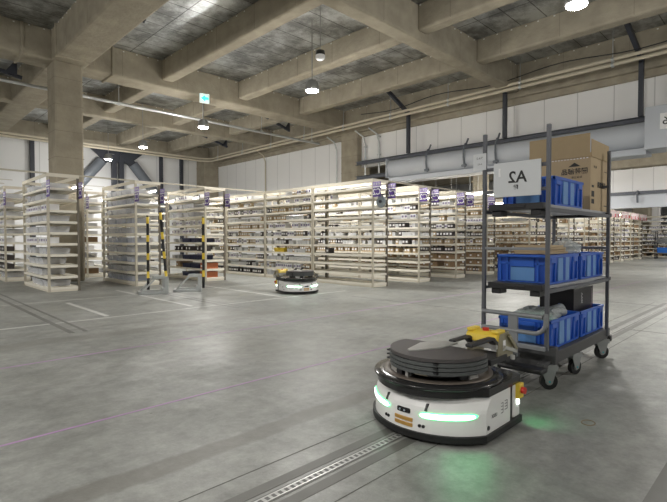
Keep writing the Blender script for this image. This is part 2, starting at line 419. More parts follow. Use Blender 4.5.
# the grating in the floor slot
gr = thing('floor_grating', 'long narrow steel grating set in the floor slot passing under the front robot', 'grating', (0,0,0))
g = MB(); g.box(-2, 9.5, 1.531, 1.537, -.01, .003); g.box(-2, 9.5, 1.563, 1.569, -.01, .003); g.build('edge_rail', M['grate'], gr)
gm, nt, bb = nodes('grating_bars'); tc = nt.nodes.new('ShaderNodeTexCoord'); sp = nt.nodes.new('ShaderNodeSeparateXYZ'); nt.links.new(tc.outputs['Object'], sp.inputs[0])
m1 = nt.nodes.new('ShaderNodeMath'); m1.operation = 'ADD'; m1.inputs[1].default_value = 34; m2 = nt.nodes.new('ShaderNodeMath'); m2.operation = 'MODULO'; m2.inputs[1].default_value = .034
m3 = nt.nodes.new('ShaderNodeMath'); m3.operation = 'LESS_THAN'; m3.inputs[1].default_value = .016; mx = nt.nodes.new('ShaderNodeMix'); mx.data_type = 'RGBA'
mx.inputs[6].default_value = (.10,.10,.095,1); mx.inputs[7].default_value = (.42,.42,.41,1)
nt.links.new(sp.outputs[0], m1.inputs[0]); nt.links.new(m1.outputs[0], m2.inputs[0]); nt.links.new(m2.outputs[0], m3.inputs[0]); nt.links.new(m3.outputs[0], mx.inputs[0]); nt.links.new(mx.outputs[2], bb.inputs['Base Color'])
MB().box(-2, 9.5, 1.537, 1.563, -.01, .0022).build('cross_bars', gm, gr)
b_ = MB().box(-2, 9.5, 1.52, 1.58, -.012, .0012).build('slot_bed', M['line_d'], gr)
# brown ring mark on floor
rg = MB(); n = 40
rg.tube([(2.97+.045*math.cos(2*PI*k/n), .875+.034*math.sin(2*PI*k/n), .001) for k in range(n+1)], .0024, 6, caps=False)
tag(rg.build('floor_ring', mat('brown_ring', (.22,.14,.07), .7)), 'small thin brown ring lying on the open floor right of the front robot', 'ring')

# ------------------------------------------------------------------ steelwork on the walls
# shutter housing over the opening: long rounded casing, bars, hangers, end box
sh = thing('roller_shutter_housing', 'long pale blue-grey rounded shutter casing above the wide opening in the right wall', 'shutter housing', (13.6, 0, 3.3))
def casing(b0, b1, parent, name='casing'):
    prof = [(.38,.0),(-.05,.0),(-.16,.05),(-.27,.20),(-.30,.36),(-.27,.50),(-.18,.61),(-.05,.66),(.38,.66)]
    mb = MB(); mb.loft([[(x, b0, z) for x, z in prof], [(x, b1, z) for x, z in prof]], smooth=True)
    o = mb.build(name, M['shutter'], parent)
    return o
casing(2.75, 10.7, sh)
lp = MB()
for b in (9.0, 7.0, 5.0, 3.6): lp.box(-.315, .38, b-.012, b+.012, -.005, .665)
# lower guide rail
MB().box(-.2, .38, 2.75, 10.7, -.16, 0).build('guide_rail', M['shutter'], sh, .01)
MB().box(-.42, .38, 1.9, 2.75, -.08, .92).build('end_box', M['shutter'], sh, .01)
plq = MB().box(-.43, -.42, 2.21, 2.44, .35, .72).build('number_plate', M['white'], sh)
text_mesh('6', .26, M['ink'], plq, frame((-.432, 2.33, .53), (0,-1,0), (0,0,1)), depth=.001)
MB().cyl((-.1, 10.7, .3), (-.1, 10.86, .3), .09).build('drive_cap', M['bar'], sh)
MB().box(-.34, .1, 10.7, 10.73, .0, .66).build('end_plate', M['shutter'], sh)
for b, s in ((9.0, 1), (6.55, 1), (7.6, .8)):
    hm = MB(); hm.tube([(-.22,b,.8),(-.33,b,.62),(-.345,b,.35),(-.3,b,.12),(-.24,b,.05)], .028, 8); hm.bar((-.22,b,.72),(-.05,b,.98),.04); hm.cyl((-.30,b-.08,.10),(-.30,b+.08,.10),.035)
    hm.build('hanger_bracket', M['midsteel'], sh)
def wallbar(y0, y1, z, lab, cat='steel bar', z1=None, h=.12, x=13.66):
    mb = MB(); z1 = z if z1 is None else z1
    mb.bar((x, y0, z1), (x, y1, z), .12, .012); mb.bar((x, y0, z1+h), (x, y1, z+h), .12, .012); mb.bar((x+.05, y0, z1+h/2), (x+.05, y1, z+h/2), .014, h)
    return tag(mb.build('steel_beam', M['bar']), lab, cat)
wallbar(2.75, 12.55, 3.99, 'dark grey steel bar running along the top of the shutter casing')
wallbar(10.86, 12.55, 3.42, 'short dark grey steel bar left of the casing end, lower of two')
MB_hang = [(9.9, 'dark steel hanger over the left part of the shutter casing, braced to the ceiling'), (6.37, 'dark steel hanger above the trolley, between the other two hangers'), (2.9, 'dark steel hanger at the right end of the shutter casing, braced to the ceiling')]
for b, lab in MB_hang:
    t = thing('steel_hanger', lab, 'hanger', (13.5, b, 4.1))
    MB().box(-.06, .06, -.05, .05, 0, 1.42).build('vertical_strut', M['darksteel'], t)
    MB().bar((0, 0, 1.4), (-1.3, .1, 2.1), .09, .12).build('diagonal_brace', M['darksteel'], t)
    MB().prism([(-.12,0),(.02,0),(.02,.3)], -.01, .01, M=frame((0,0,1.3),(1,0,0),(0,0,1))).build('gusset_plate', M['darksteel'], t)
# thin conduits on the white wall
for b, z0, z1, mm, lab in ((18.9, 0, 5.2, 'cream_pipe', 'thin cream pipe running down the white wall left of the wall column'), (12.3, 3.2, 5.1, 'galv', 'thin grey conduit on the white wall just right of the wall column'), (11.6, 3.5, 5.1, 'galv', 'thin grey conduit further right of the wall column above the casing end'), (13.9, 0, 5.1, 'galv', 'thin grey conduit on the white wall just left of the wall column')):
    mb = MB().tube([(13.93, b, z0), (13.93, b, z1-.3), (13.8, b, z1), (13.6, b+.25, z1+.25)], .03, 8)
    for z in (z0+.8, z0+1.5): mb.box(13.89, 14.0, b-.05, b+.05, z, z+.05)
    tag(mb.build('conduit', M[mm]), lab, 'conduit')
# two cream pipes under the wall girder, and the joining pipe along the left wall
for k, (dz, lab) in enumerate(((0, 'upper of two long cream pipes running under the beams of the right wall'), (-.13, 'lower of two long cream pipes running under the beams of the right wall'))):
    t = thing('ceiling_pipe', lab, 'pipe', (13.0, 0, 5.46+dz))
    MB().tube([(0, -2, .06), (0, 9, 0), (0, 22.3, -.08), (-.1, 22.6, -.08), (-.5, 22.8, -.08), (-6, 22.85, -.08), (-14, 22.85, -.08)], .045, 8).build('pipe_run', M['cream_pipe'], t)
    b = 1.1
    while b < 22:
        cl = MB(); cl.cyl((0, b-.03, .03-.004*b), (0, b+.03, .03-.004*b), .06, 10); cl.bar((0, b, .03), (0, b, .73 if k == 0 else .12), .02); cl.build('pipe_clamp', M['galv'], t); b += 2.3
wire = MB(); b = 0; pts = []
while b < 12: pts.append((12.9, b, 5.62 + .07*math.sin(b*1.7))); b += .4
wire.tube(pts, .014, 6); tag(wire.build('cable', M['ink']), 'thin sagging black cable above the two cream pipes on the right', 'cable')
t = thing('sprinkler_pipe', 'long silver sprinkler pipe crossing behind the near coated column', 'pipe', (0, 14.2, 5.04))
MB().tube([(-8, 0, .05), (3, 0, .02), (13.2, 0, -.03)], .042, 10).build('pipe_run', M['galv'], t)
for a in (.5, 5.2, 7.9, 10.3, 12.8):
    cl = MB(); cl.bar((a, 0, .02), (a, 0, 1.16), .018); cl.cyl((a-.03, 0, .01), (a+.03, 0, .01), .06, 10); cl.build('hanger_rod', M['galv'], t)
# left wall: dark posts, knee brace
for a, w, lab in ((5.1, .16, 'dark grey steel post on the white left wall, left of the near column'), (11.0, .14, 'first dark steel post on the left wall right of the knee brace'), (12.15, .14, 'second dark steel post on the left wall right of the knee brace'), (1.2, .16, 'dark steel post at far left of the white left wall')):
    tag(MB().box(a-w/2, a+w/2, 24.1, 24.29, 0, 5.46).build('steel_post', M['darksteel']), lab, 'post')
t = thing('knee_brace', 'big dark grey steel brace with two sloping tubes on the left wall', 'brace', (8.67, 23.95, 0))
MB().box(-.28, -.06, -.1, .1, 0, 5.2).box(.06, .28, -.1, .1, 0, 5.2).build('centre_post', M['darksteel'], t, .01)
for s in (-1, 1):
    MB().cyl((s*.75, 0, 4.85), (s*2.6, 0, 2.6), .24, 20).build('sloping_tube', M['midsteel'], t)
    MB().bar((s*.15, 0, 5.3), (s*.8, 0, 4.78), .22, .34).build('tube_bracket', M['darksteel'], t)
MB().prism([(-1.3,0),(1.3,0),(.55,-.62),(-.55,-.62)], -.05, .05, M=frame((0,0,5.45),(1,0,0),(0,0,1))).build('gusset_plate', M['darksteel'], t)
# black angle braces on the near girders
def angle_brace(p, q, r, lab):
    mb = MB().bar(p, q, .07, .09); mb.prism([(0,0),(.28,0),(.28,.42)], -.01, .01, M=frame(r, (1,0,0), (0,0,1)))
    tag(mb.build('angle_brace', M['darksteel']), lab, 'brace')
angle_brace((3.1, 10.3, 6.15), (4.1, 9.7, 5.6), (3.8, 9.7, 5.6), 'black angle brace beside the girder above the near column')
angle_brace((1.0, 14.8, 5.75), (2.9, 14.7, 5.35), (2.5, 14.65, 5.4), 'black angle brace under the ceiling left of the near column')
angle_brace((10.2, 10.9+4, 6.1), (12.2, 14.9, 5.5), (11.9, 14.85, 5.5), 'black angle brace under the deck above the silver pipe end')
angle_brace((10.0, 19.6, 6.1), (12.2, 19.6, 5.5), (11.9, 19.6, 5.5), 'black angle brace far back near the left wall corner')

# ------------------------------------------------------------------ lamps
LAMPS = [(7.4, 8.2, 'round ceiling lamp on a rod beside the unlit black and white fitting'), (7.4, 13.26, 'round ceiling lamp hanging below the green exit sign'), (7.35, 17.7, 'round ceiling lamp farthest back above the striped barrier poles'), (7.5, 2.45, 'round ceiling lamp at the top edge above the trolley')]
LAMPS += [(-2.9, y, None) for y in (-2.5, 2.6, 8.2, 13.2)] + [(2.2, 1.0, None)]*0 + [(7.4, -3, None), (7.4, 21.5, 'round ceiling lamp at the very back by the left wall'), (18.5, 2.5, None), (18.5, 8.2, None), (25, 2.5, None), (25, 9, None), (31, 2.5, None)]
lamp0 = None
for a, b, lab in LAMPS:
    if lab is None: lab = 'round ceiling lamp out past the picture edge at %d by %d metres' % (round(a), round(b))
    if lamp0 is None:
        lamp0 = thing('ceiling_lamp', lab, 'ceiling lamp', (a, b, 4.56), 0, 'round ceiling lamps')
        MB().lathe([(.02,.24),(.10,.23),(.15,.17),(.165,.06),(.165,.02),(.15,.0)]).build('housing', M['lampb'], lamp0)
        MB().lathe([(.148,.012),(.148,-.012),(.12,-.03),(.02,-.035)]).build('light_disc', M['lamp'], lamp0)
        rd = MB().cyl((0,0,.24), (0,0,1.64), .012, 8); rd.box(-.03,.25,-.02,.02,.24,.26); rd.build('hanging_rod', M['lampb'], lamp0)
        lt = lamp0
    else:
        lt = copy_tree(lamp0); lt.location = (a, b, 4.56); lt['label'] = lab
    ld = bpy.data.lights.new('lamp_light', 'AREA'); ld.shape = 'DISK'; ld.size = .3; ld.energy = 150; ld.color = (1, .975, .93); ld.spread = math.radians(170)
    lo = bpy.data.objects.new('lamp_light', ld); col.objects.link(lo); lo.location = (a, b, 4.5)
    ld = bpy.data.lights.new('lamp_spill', 'POINT'); ld.energy = 105; ld.color = (1, .975, .93); ld.shadow_soft_size = .12
    lo = bpy.data.objects.new('lamp_spill', ld); col.objects.link(lo); lo.location = (a, b, 4.4)
t = thing('ceiling_sensor', 'small unlit black and white round fitting on a thin rod left of the lit lamp', 'fitting', (6.75, 7.22, 4.84))
MB().lathe([(.02,.20),(.09,.18),(.10,.09)]).build('cap', M['blackp'], t)
MB().lathe([(.10,.09),(.10,.03),(.07,.0),(.01,0)]).build('lens', M['white'], t)
MB().cyl((0,0,.2),(0,0,1.3),.008,8).build('hanging_rod', M['lampb'], t)
t = thing('exit_sign', 'small green and white exit sign hanging from the girder above a lamp', 'exit sign', (7.16, 12.75, 5.16), math.radians(-15))
MB().box(-.14, .14, -.02, .02, 0, .27).build('sign_panel', M['exitw'], t)
sg = MB().prism([(-.11,0),(.02,-.1),(.02,-.04),(.12,-.04),(.12,.04),(.02,.04),(.02,.1)], -.003, .003, M=frame((0,-.024,.135),(1,0,0),(0,0,1))); sg.build('arrow_symbol', M['exitg'], t)
MB().bar((-.1,0,.26),(-.1,0,.36),.012).bar((.1,0,.26),(.1,0,.36),.012).build('hanger', M['lampb'], t)
t = thing('exit_sign', 'tiny lit exit sign far back in the second hall under the beams', 'exit sign', (29.0, 5.1, 2.9), PI/4)
MB().box(-.17, .17, -.02, .02, 0, .3).build('sign_panel', M['exitw'], t)

# ------------------------------------------------------------------ second hall upper wall with its shutter, seen through the opening
struct('wall_second_hall', MB().box(34.0, 34.2, -7.8, 24.2, 4.3, DZ).box(34.0, 34.2, 6.2, 24.2, 0, 4.3), M['wall_r'])
sh2 = thing('roller_shutter_housing', 'distant pale grey shutter casing on the second hall wall at right', 'shutter housing', (27.7, 0, 2.72))
struct('wall_cross_hall', MB().box(28.0, 28.2, -7.8, 9.5, 3.5, 4.7), M['wall_r'])
MB().box(0, .3, -7.5, 9.5, -.05, .62).build('casing', M['shutter'], sh2)
MB().box(-.08, .3, -7.5, 9.5, .62, .78).build('top_bar', M['bar'], sh2)
hm = MB().tube([(-.1,6.0,.8),(-.18,6.0,.5),(-.12,6.0,.2)], .05, 8); hm.build('hanger_bracket', M['bar'], sh2)
beam('ceiling_girder', 27.6, 28.3, -7.8, 24, 4.75, False, False)

# ------------------------------------------------------------------ racks
DEP = .52
def make_rack(levels, pitch, length=1.98, name='storage_rack'):
    r = thing(name, 'x', 'storage rack', (0,0,0))
    p = .038
    for x in (0, DEP-p):
        for y in (0, length-p):
            mb = MB().box(x, x+p, y, y+p, 0, 2.40)
            mb.box(x-.008, x+p+.008, y-.008, y+p+.008, 0, .01)
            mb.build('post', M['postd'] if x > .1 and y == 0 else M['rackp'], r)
    sh_ = MB()
    sh_.box(.004, DEP-.004, p*.2, length-p*.2, 0, .012)
    sh_.box(.002, .014, p*.2, length-p*.2, -.036, .012); sh_.box(DEP-.014, DEP-.002, p*.2, length-p*.2, -.036, .012)
    sh_.box(.01, DEP-.01, .004, .014, -.036, .012); sh_.box(.01, DEP-.01, length-.014, length-.004, -.036, .012)
    me = sh_.mesh('shelf', M['shelfm'])
    for k in range(levels):
        o = bpy.data.objects.new('shelf', me); col.objects.link(o); o.parent = r; o.location = (0, 0, .075 + pitch*k)
    tf = MB()
    tf.box(-.002, .012, 0, length, 2.34, 2.41); tf.box(DEP-.012, DEP+.002, 0, length, 2.34, 2.41)
    tf.box(0, DEP, -.002, .012, 2.34, 2.41); tf.box(0, DEP, length-.012, length+.002, 2.34, 2.41)
    tf.build('top_frame', M['rack'], r)
    kb = MB().box(.01, .022, .03, length-.03, .0, .045).box(DEP-.022, DEP-.01, .03, length-.03, .0, .045).box(.03, DEP-.03, .01, .022, 0, .045)
    kb.build('kick_rail', M['rack'], r)
    return r
P10, P11 = .226, .2145
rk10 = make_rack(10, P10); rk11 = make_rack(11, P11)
used = set(); RACKS = []
def place_rack(a, b, lab, lev, group=None):
    src = rk10 if lev == 10 else rk11
    if id(src) in used: o = copy_tree(src)
    else: o = src; used.add(id(src))
    o.location = (a, b, 0); o['label'] = lab
    if group: o['group'] = group
    if b == 10.7 and a < 7: o.scale = (1.14, 1.07, 1)
    RACKS.append(o); return o
# short names used in the labels: ref -> (a, b, levels, phrase)
ROW = {}
def R(ref, a, b, lev, phrase, lab, group=None): ROW[ref] = (a, b, lev, phrase); place_rack(a, b, lab, lev, group)
R('c', 2.5, 10.7, 10, 'rack before the near column', 'ivory steel shelf rack standing in front of the near coated column', 'ivory racks of the left block')
R('p', 4.25, 10.7, 10, 'rack behind the paired poles', 'ivory steel shelf rack behind the paired striped barrier poles', 'ivory racks of the left block')
R('q', 6.0, 10.7, 10, 'rack behind the single pole', 'ivory steel shelf rack behind the single striped barrier pole', 'ivory racks of the left block')
R('c2', 2.35, 14.1, 10, 'rack at the left picture edge', 'ivory steel shelf rack at the far left edge, cut by the frame', 'ivory racks of the left block')
R('p2', 4.25, 14.1, 10, 'rack seen right of the column', 'ivory steel shelf rack in the gap just right of the near column', 'ivory racks of the left block')
R('q2', 6.0, 14.1, 10, 'rack behind the poles gap', 'ivory steel shelf rack in the gap behind the paired poles rack', 'ivory racks of the left block')
R('q3', 6.0, 16.1, 10, 'deep rack behind the poles gap', 'ivory steel shelf rack one bay deeper in the gap right of the paired poles', 'ivory racks of the left block')
R('m0', 7.85, 6.7, 11, 'end rack with the grey disc', 'nearly empty ivory end rack of the front row, grey round disc at its end', 'ivory racks of the main rows')
R('m1', 7.85, 8.7, 11, 'rack behind the far robot', 'full ivory rack bay directly behind the far robot', 'ivory racks of the main rows')
R('m2', 7.85, 10.7, 11, 'bay left of the far robot', 'ivory rack bay of the front row left of the far robot', 'ivory racks of the main rows')
R('m3', 7.85, 12.7, 11, 'bay half hidden by single-pole rack', 'ivory rack bay half hidden by the single-pole rack', 'ivory racks of the main rows')
names = {9.6: 'second row', 11.35: 'third row', 13.1: 'fourth row'}
for a, n in names.items():
    for j in range(3 if a < 13 else 2):
        ordn = ['end', 'middle', 'rear'][j]
        R('%s%d' % (n[0:2], j), a, 6.7+2*j, 11, '%s rack of the %s' % (ordn, n), 'ivory shelf rack, %s bay of the %s right of the grey disc' % (ordn, n), 'ivory racks of the main rows')
reds = []
RED_B = {14.85+1.75*i: 6.15 for i in range(9)}
for i, (a, b0) in enumerate(RED_B.items()):
    on = ['first', 'second', 'third', 'fourth', 'fifth', 'sixth', 'seventh', 'eighth', 'ninth'][i]
    for j in range(2 if i < 5 else 1):
        R('r%d%d' % (i, j), a, b0+2*j, 10, '%s red-signed rack' % on + (' rear bay' if j else ''), 'ivory rack with red signs beyond the opening, %s row from the wall, %s bay' % (on, 'rear' if j else 'near'), 'red-signed racks')
# back racks at the far right, turned to face us
for j, (a, b, on) in enumerate(((32.5, .9, 'right'), (32.5, 2.9, 'middle'), (32.5, 4.9, 'left'))):
    R('f%d' % j, a, b, 10, 'far back rack, %s one' % on, 'ivory rack across the very far end at right, %s of three' % on, 'racks at the far end')
# tie bars over the aisles
def tie(a0, a1, b, lab):
    tag(MB().box(a0, a1, b, b+.03, 2.385, 2.415).build('tie_bar', M['rackp']), lab, 'tie bar', 'tie bars linking the rack tops')
tie(-1.2, 2.5, 10.7, 'thin tie bar from the left picture edge to the rack by the column')
tie(3.10, 4.25, 10.7, 'thin tie bar between the column rack and the paired-pole rack')
tie(4.85, 6.0, 10.7, 'thin tie bar between the paired-pole rack and the single-pole rack')
tie(6.60, 7.85, 10.7, 'thin tie bar from the single-pole rack to the front row')
tie(8.37, 9.6, 6.7, 'thin tie bar right of the grey disc, between first and second rows')
tie(10.12, 11.35, 6.7, 'thin tie bar between the ends of second and third rows')
tie(11.87, 13.1, 6.7, 'thin tie bar between the ends of third and fourth rows')
# signs: flags standing out from the rack ends
def rack_sign(a, b, z, lab, red=False, txt='C2', first=[None, None], group=None):
    k = 1 if red else 0
    if first[k] is None:
        t = thing('rack_sign', lab, 'sign', (a, b, z), 0, group)
        W, Hh = (.22, .33) if not red else (.20, .30)
        MB().box(-.004, .004, -W, 0, -Hh, 0).build('board', M['red' if red else 'purple'], t)
        MB().box(-.006, .006, -W, 0, -.10 if not red else -.15, -.0).build('header', M['pink' if red else 'lilac'], t)
        MB().box(-.007, .007, -W, 0, -.125, -.10).build('divider', M['white'], t)
        text_mesh(txt, .19, M['white'], t, frame((-.006, -W/2, -.225), (0,-1,0), (0,0,1)), depth=.001, bold=.0015)
        text_mesh('棚 番 号', .055, M['white'], t, frame((-.008, -W/2, -.052), (0,-1,0), (0,0,1)), depth=.001)
        first[k] = t; return t
    c = copy_tree(first[k]); c.location = (a, b, z); c['label'] = lab; return c
sg_rows = [(7.85, 6.7, 'left post beside the grey disc'), (8.37, 6.7, 'dark right post of the front row end'), (9.62, 6.7, 'left post of the second row end'), (10.13, 6.7, 'right post of the second row end'), (11.37, 6.7, 'left post of the third row end'), (11.88, 6.7, 'right post of the third row end'), (13.12, 6.7, 'left post of the fourth row end'),
           (2.5, 10.7, 'left post of the rack before the column'), (3.09, 10.7, 'right post of the rack before the column'), (4.25, 10.7, 'left post of the paired-pole rack'), (4.84, 10.7, 'right post of the paired-pole rack'), (6.0, 10.7, 'left post of the single-pole rack'), (6.59, 10.7, 'right post of the single-pole rack'),
           (2.35, 14.1, 'left post of the leftmost edge rack'), (2.88, 14.1, 'right post of the leftmost edge rack'), (4.25, 14.1, 'rack seen in the gap right of the column')]
for a, b, s in sg_rows:
    rack_sign(a-.006, b-.002, 2.33 if b < 7 else 2.25, 'purple sign with white characters on the ' + s, group='purple rack signs')
for i, (a, b0) in enumerate(RED_B.items()):
    on = ['first', 'second', 'third', 'fourth', 'fifth', 'sixth', 'seventh', 'eighth', 'ninth'][i]
    for s, da in (('left', 0), ('right', DEP)):
        rack_sign(a+da-.004, b0-.002, 2.36, 'red and white rack sign, %s post of the %s red-signed row' % (s, on), True, '番', group='red rack signs')
t = thing('round_disc', 'round blue-grey disc hanging at the end of the front row rack', 'disc', (8.03, 6.62, 1.74))
dm = MB(); dm.tube([(.0,0,.17),(.0,.001,.17)], .001, 4)
MB().cyl((-.02, .0, .17), (.02, .0, .17), .125, 32).build('disc', M['disc'], t)
rr_ = MB(); rr_.tube([(0,   .126*math.cos(2*PI*k/32), .17+.126*math.sin(2*PI*k/32)) for k in range(33)], 0.012, 8, caps=False); rr_.build('rim', M['lampb'], t)
hb = MB().cyl((-.04,0,.17),(.04,0,.17),.035,16)
hb.build('hub', M['darksteel'], t)
# tube lights in the aisles; first three added unseen to brighten the left racks
tl0 = None
TL = [(1.65, 12.2, 'aisle left of the column rack as added fill'), (3.6, 12.2, 'aisle between column and paired-pole racks as added fill'), (5.4, 12.2, 'aisle between the two pole racks as added fill')] + [(9.0, b, 'front aisle behind the first row') for b in (7.1, 9.1, 11.1, 13.1)] + [(10.75, b, 'aisle behind the second row') for b in (7.1, 9.1, 11.1)] + [(12.5, b, 'aisle behind the third row') for b in (7.1, 9.1)] + \
     [(7.2, b, 'aisle left of the front row') for b in (12.9, 14.9)] + [(5.4, 14.9, 'aisle behind the pole racks')] + [(3.65, 15.5, 'aisle beyond the near column')]+[(a+1.15, RED_B[a]+.5, 'aisle after red-signed row %d' % (i+1)) for i, a in enumerate(RED_B)]
cnt = {}
for a, b, s in TL:
    cnt[s] = cnt.get(s, 0)+1
    lab = 'slim white tube light over the %s, %s along it' % (s, ['first', 'second', 'third', 'fourth'][cnt[s]-1])
    if tl0 is None:
        tl0 = thing('tube_light', lab, 'tube light', (a, b, 2.37), 0, 'tube lights over the aisles')
        MB().box(-.03, .03, 0, 1.5, 0, .04).build('fixture', M['white'], tl0)
        MB().cyl((0, .04, -.018), (0, 1.46, -.018), .018, 10).build('tube', M['tubeglow'], tl0)
        MB().bar((-.6,.3,.03),(.6,.3,.03),.012).build('cross_hanger', M['rackp'], tl0); MB().bar((-.6,1.2,.03),(.6,1.2,.03),.012).build('cross_hanger', M['rackp'], tl0)
    else:
        c = copy_tree(tl0); c.location = (a, b, 2.37); c['label'] = lab
# fluffy white lamp trays beyond the opening
for i, (a, b, z) in enumerate(((15.8, 9.2, 2.72), (15.8, 10.7, 2.72), (18.6, 8.9, 2.9), (18.6, 10.2, 2.9), (15.6, 7.6, 2.7))):
    t = thing('light_tray', 'white lit tray above the racks past the opening, %s counted from column side' % ['second', 'first', 'fifth', 'fourth', 'third'][i], 'light', (a, b, z))
    MB().box(-.25, .25, 0, 1.2, .05, .08).build('tray', M['white'], t)
    mb = MB()
    for k in range(6): mb.cyl((-.2+.08*k, .05, .02), (-.2+.08*k, 1.15, .02), .015, 6)
    mb.build('tube_row', M['tubeglow'], t)
    for y in (.15, 1.05): MB().cyl((0,y,.08),(0,y,DZ-z),.01,6).build('hanging_rod', M['lampb'], t)

# ------------------------------------------------------------------ things on the shelves
ORD = ['first','second','third','fourth','fifth','sixth','seventh','eighth','ninth','tenth','eleventh','twelfth','thirteenth','fourteenth','fifteenth','sixteenth','seventeenth','eighteenth','nineteenth','twentieth','twenty-first','twenty-second','twenty-third','twenty-fourth']
SH = ['bottom','second','third','fourth','fifth','sixth','seventh','eighth','ninth','tenth','eleventh']
def mesh_of(build, name, mats): mb = MB(); build(mb); return mb.mesh(name, mats)
def parts_bin(mb):
    mb.tub((.0,.30,-.045,.045), (-.005,.30,-.05,.05), 0, .095, .004); mb.box(.02,.28,-.038,.038,.01,.075,1)
def prod_box(mb): mb.box(0,.20,-.04,.04,0,.125); mb.box(-.001,0,-.03,.03,.04,.09,1)
def tubm(mb):
    mb.tub((.02,.44,-.13,.13), (.0,.46,-.15,.15), 0, .125, .004); mb.box(-.006,.466,-.156,.156,.118,.128)
    mb.box(.026,.42,-.126,.126,.008,.075,1)
def cartonm(mb): mb.box(0,.38,-.12,.12,0,.15); mb.box(-.001,.381,-.02,.02,-.0,.1515,1); mb.box(-.0012,0,.03,.09,.04,.09,2)
def traym(mb):
    mb.tub((.0,.42,-.2,.2), (-.01,.43,-.22,.22), 0, .11, .006); mb.box(-.014,.434,-.224,.224,.1,.112)
    for y in (-.15,-.05,.05,.15): mb.box(-.012,-.004,y-.006,y+.006,0,.1)
KIND = {
 'parts_bin': (mesh_of(parts_bin, 'parts_bin', [M['binw'], mat('mixed_parts', (.34,.30,.28), .6, noise=1.2, scale=7)]), 'white parts bin', 'bin', .105),
 'blue_parts_bin': (mesh_of(parts_bin, 'parts_bin', [M['binw'], M['tubblue']]), 'blue-packet bin', 'bin', .105),
 'product_box': (mesh_of(prod_box, 'product_box', [M['white'], mat('label_print', (.25,.22,.35), .5, noise=1, scale=9)]), 'small white product box', 'box', .09),
 'dark_product_box': (mesh_of(prod_box, 'product_box', [mat('dark_box', (.07,.06,.06), .5, noise=.5, scale=3), M['white']]), 'small dark product box', 'box', .09),
 'tan_box': (mesh_of(prod_box, 'product_box', [M['carton2'], M['white']]), 'small tan product box', 'box', .09),
 'storage_tub': (mesh_of(tubm, 'storage_tub', [M['tub'], mat('tub_contents', (.75,.72,.68), .6, noise=1.2, scale=6)]), 'clear lidless tub', 'tub', .32),
 'blue_storage_tub': (mesh_of(tubm, 'storage_tub', [M['tub'], M['tubblue']]), 'blue-packet tub', 'tub', .32),
 'carton': (mesh_of(cartonm, 'cardboard_carton', [M['carton'], M['tape'], M['white']]), 'brown cardboard carton', 'carton', .26),
 'navy_crate': (mesh_of(traym, 'navy_crate', M['navy']), 'navy plastic crate', 'crate', .46),
 'orange_box': (mesh_of(cartonm, 'orange_box', [M['orange'], M['orange'], M['white']]), 'orange-brown box', 'box', .26),
 'yellow_crate': (mesh_of(traym, 'yellow_crate', M['yellowb']), 'yellow plastic crate', 'crate', .46),
 'blue_crate': (mesh_of(traym, 'blue_crate', M['blueb']), 'bright blue plastic crate', 'crate', .46),
}
BASE = {'blue_parts_bin': 'parts_bin', 'dark_product_box': 'product_box', 'tan_box': 'product_box', 'blue_storage_tub': 'storage_tub', 'carton': 'cardboard_carton'}
slots = {}
def fill(ref, k, kind, y0, y1, prob=1, jit=.004, depth=0, dy=None):
    a, b, lev, ph = ROW[ref]; w = dy or KIND[kind][3]; pit = P10 if lev == 10 else P11
    y = y1 - w/2
    mix = ref in ('m1', 'm2', 'm3') or ref[:2] in ('se', 'th', 'fo')
    run = kind
    while y - w/2 >= y0:
        if mix and kind in ('parts_bin', 'product_box', 'blue_parts_bin') and random.random() < .45:
            run = random.choice([kind, kind, kind, 'dark_product_box', 'tan_box', 'blue_parts_bin'])
        if random.random() < prob:
            slots.setdefault((ref, k, run), []).append((a+.03+depth+random.random()*.02, b+y+random.uniform(-jit, jit), .0872+pit*k))
        y -= w
# left racks
for k in range(10):
    fill('c', k, 'storage_tub' if k not in (4, 7) else 'product_box', .05, 1.92, .85)
    if k in (0, 8): fill('p', k, 'blue_storage_tub', .05, 1.92, 1)
    elif k % 2 == 0: fill('p', k, 'blue_storage_tub', .05, 1.92, .95)
    else: fill('p', k, 'storage_tub', .05, 1.92, .95)
for k, kd, pr in ((0,'orange_box',.5),(1,'carton',.35),(2,'parts_bin',.8),(3,'dark_product_box',.5),(4,'parts_bin',.7),(5,'product_box',.7),(6,'product_box',.6),(7,'storage_tub',.7),(8,'storage_tub',.7),(9,'product_box',.4)):
    fill('q', k, kd, 1.35 if k in (0,1,2,4) else .05, 1.93, pr)
for k in (0, 1, 2, 4): fill('q', k, 'navy_crate', .38, 1.31, 1)
for k in (0, 1): fill('q', k, 'orange_box', .05, .34, 1)
fill('q', 3, 'blue_crate', .04, .56, 0)
for ref in ('c2', 'p2', 'q2', 'q3'):
    for k in range(10):
        kd = random.choice(['carton', 'storage_tub', 'product_box', 'dark_product_box', 'parts_bin'] if k < 5 else ['storage_tub', 'product_box', 'parts_bin'])
        fill(ref, k, kd, .05, 1.93, .75)
slots[('c2', 0, 'yellow_crate')] = [(2.38, 15.3, .0872+0)]
slots.pop(('c2', 0, 'carton'), None); slots.pop(('c2', 0, 'product_box'), None)
slots.pop(('p2', 0, 'storage_tub'), None)
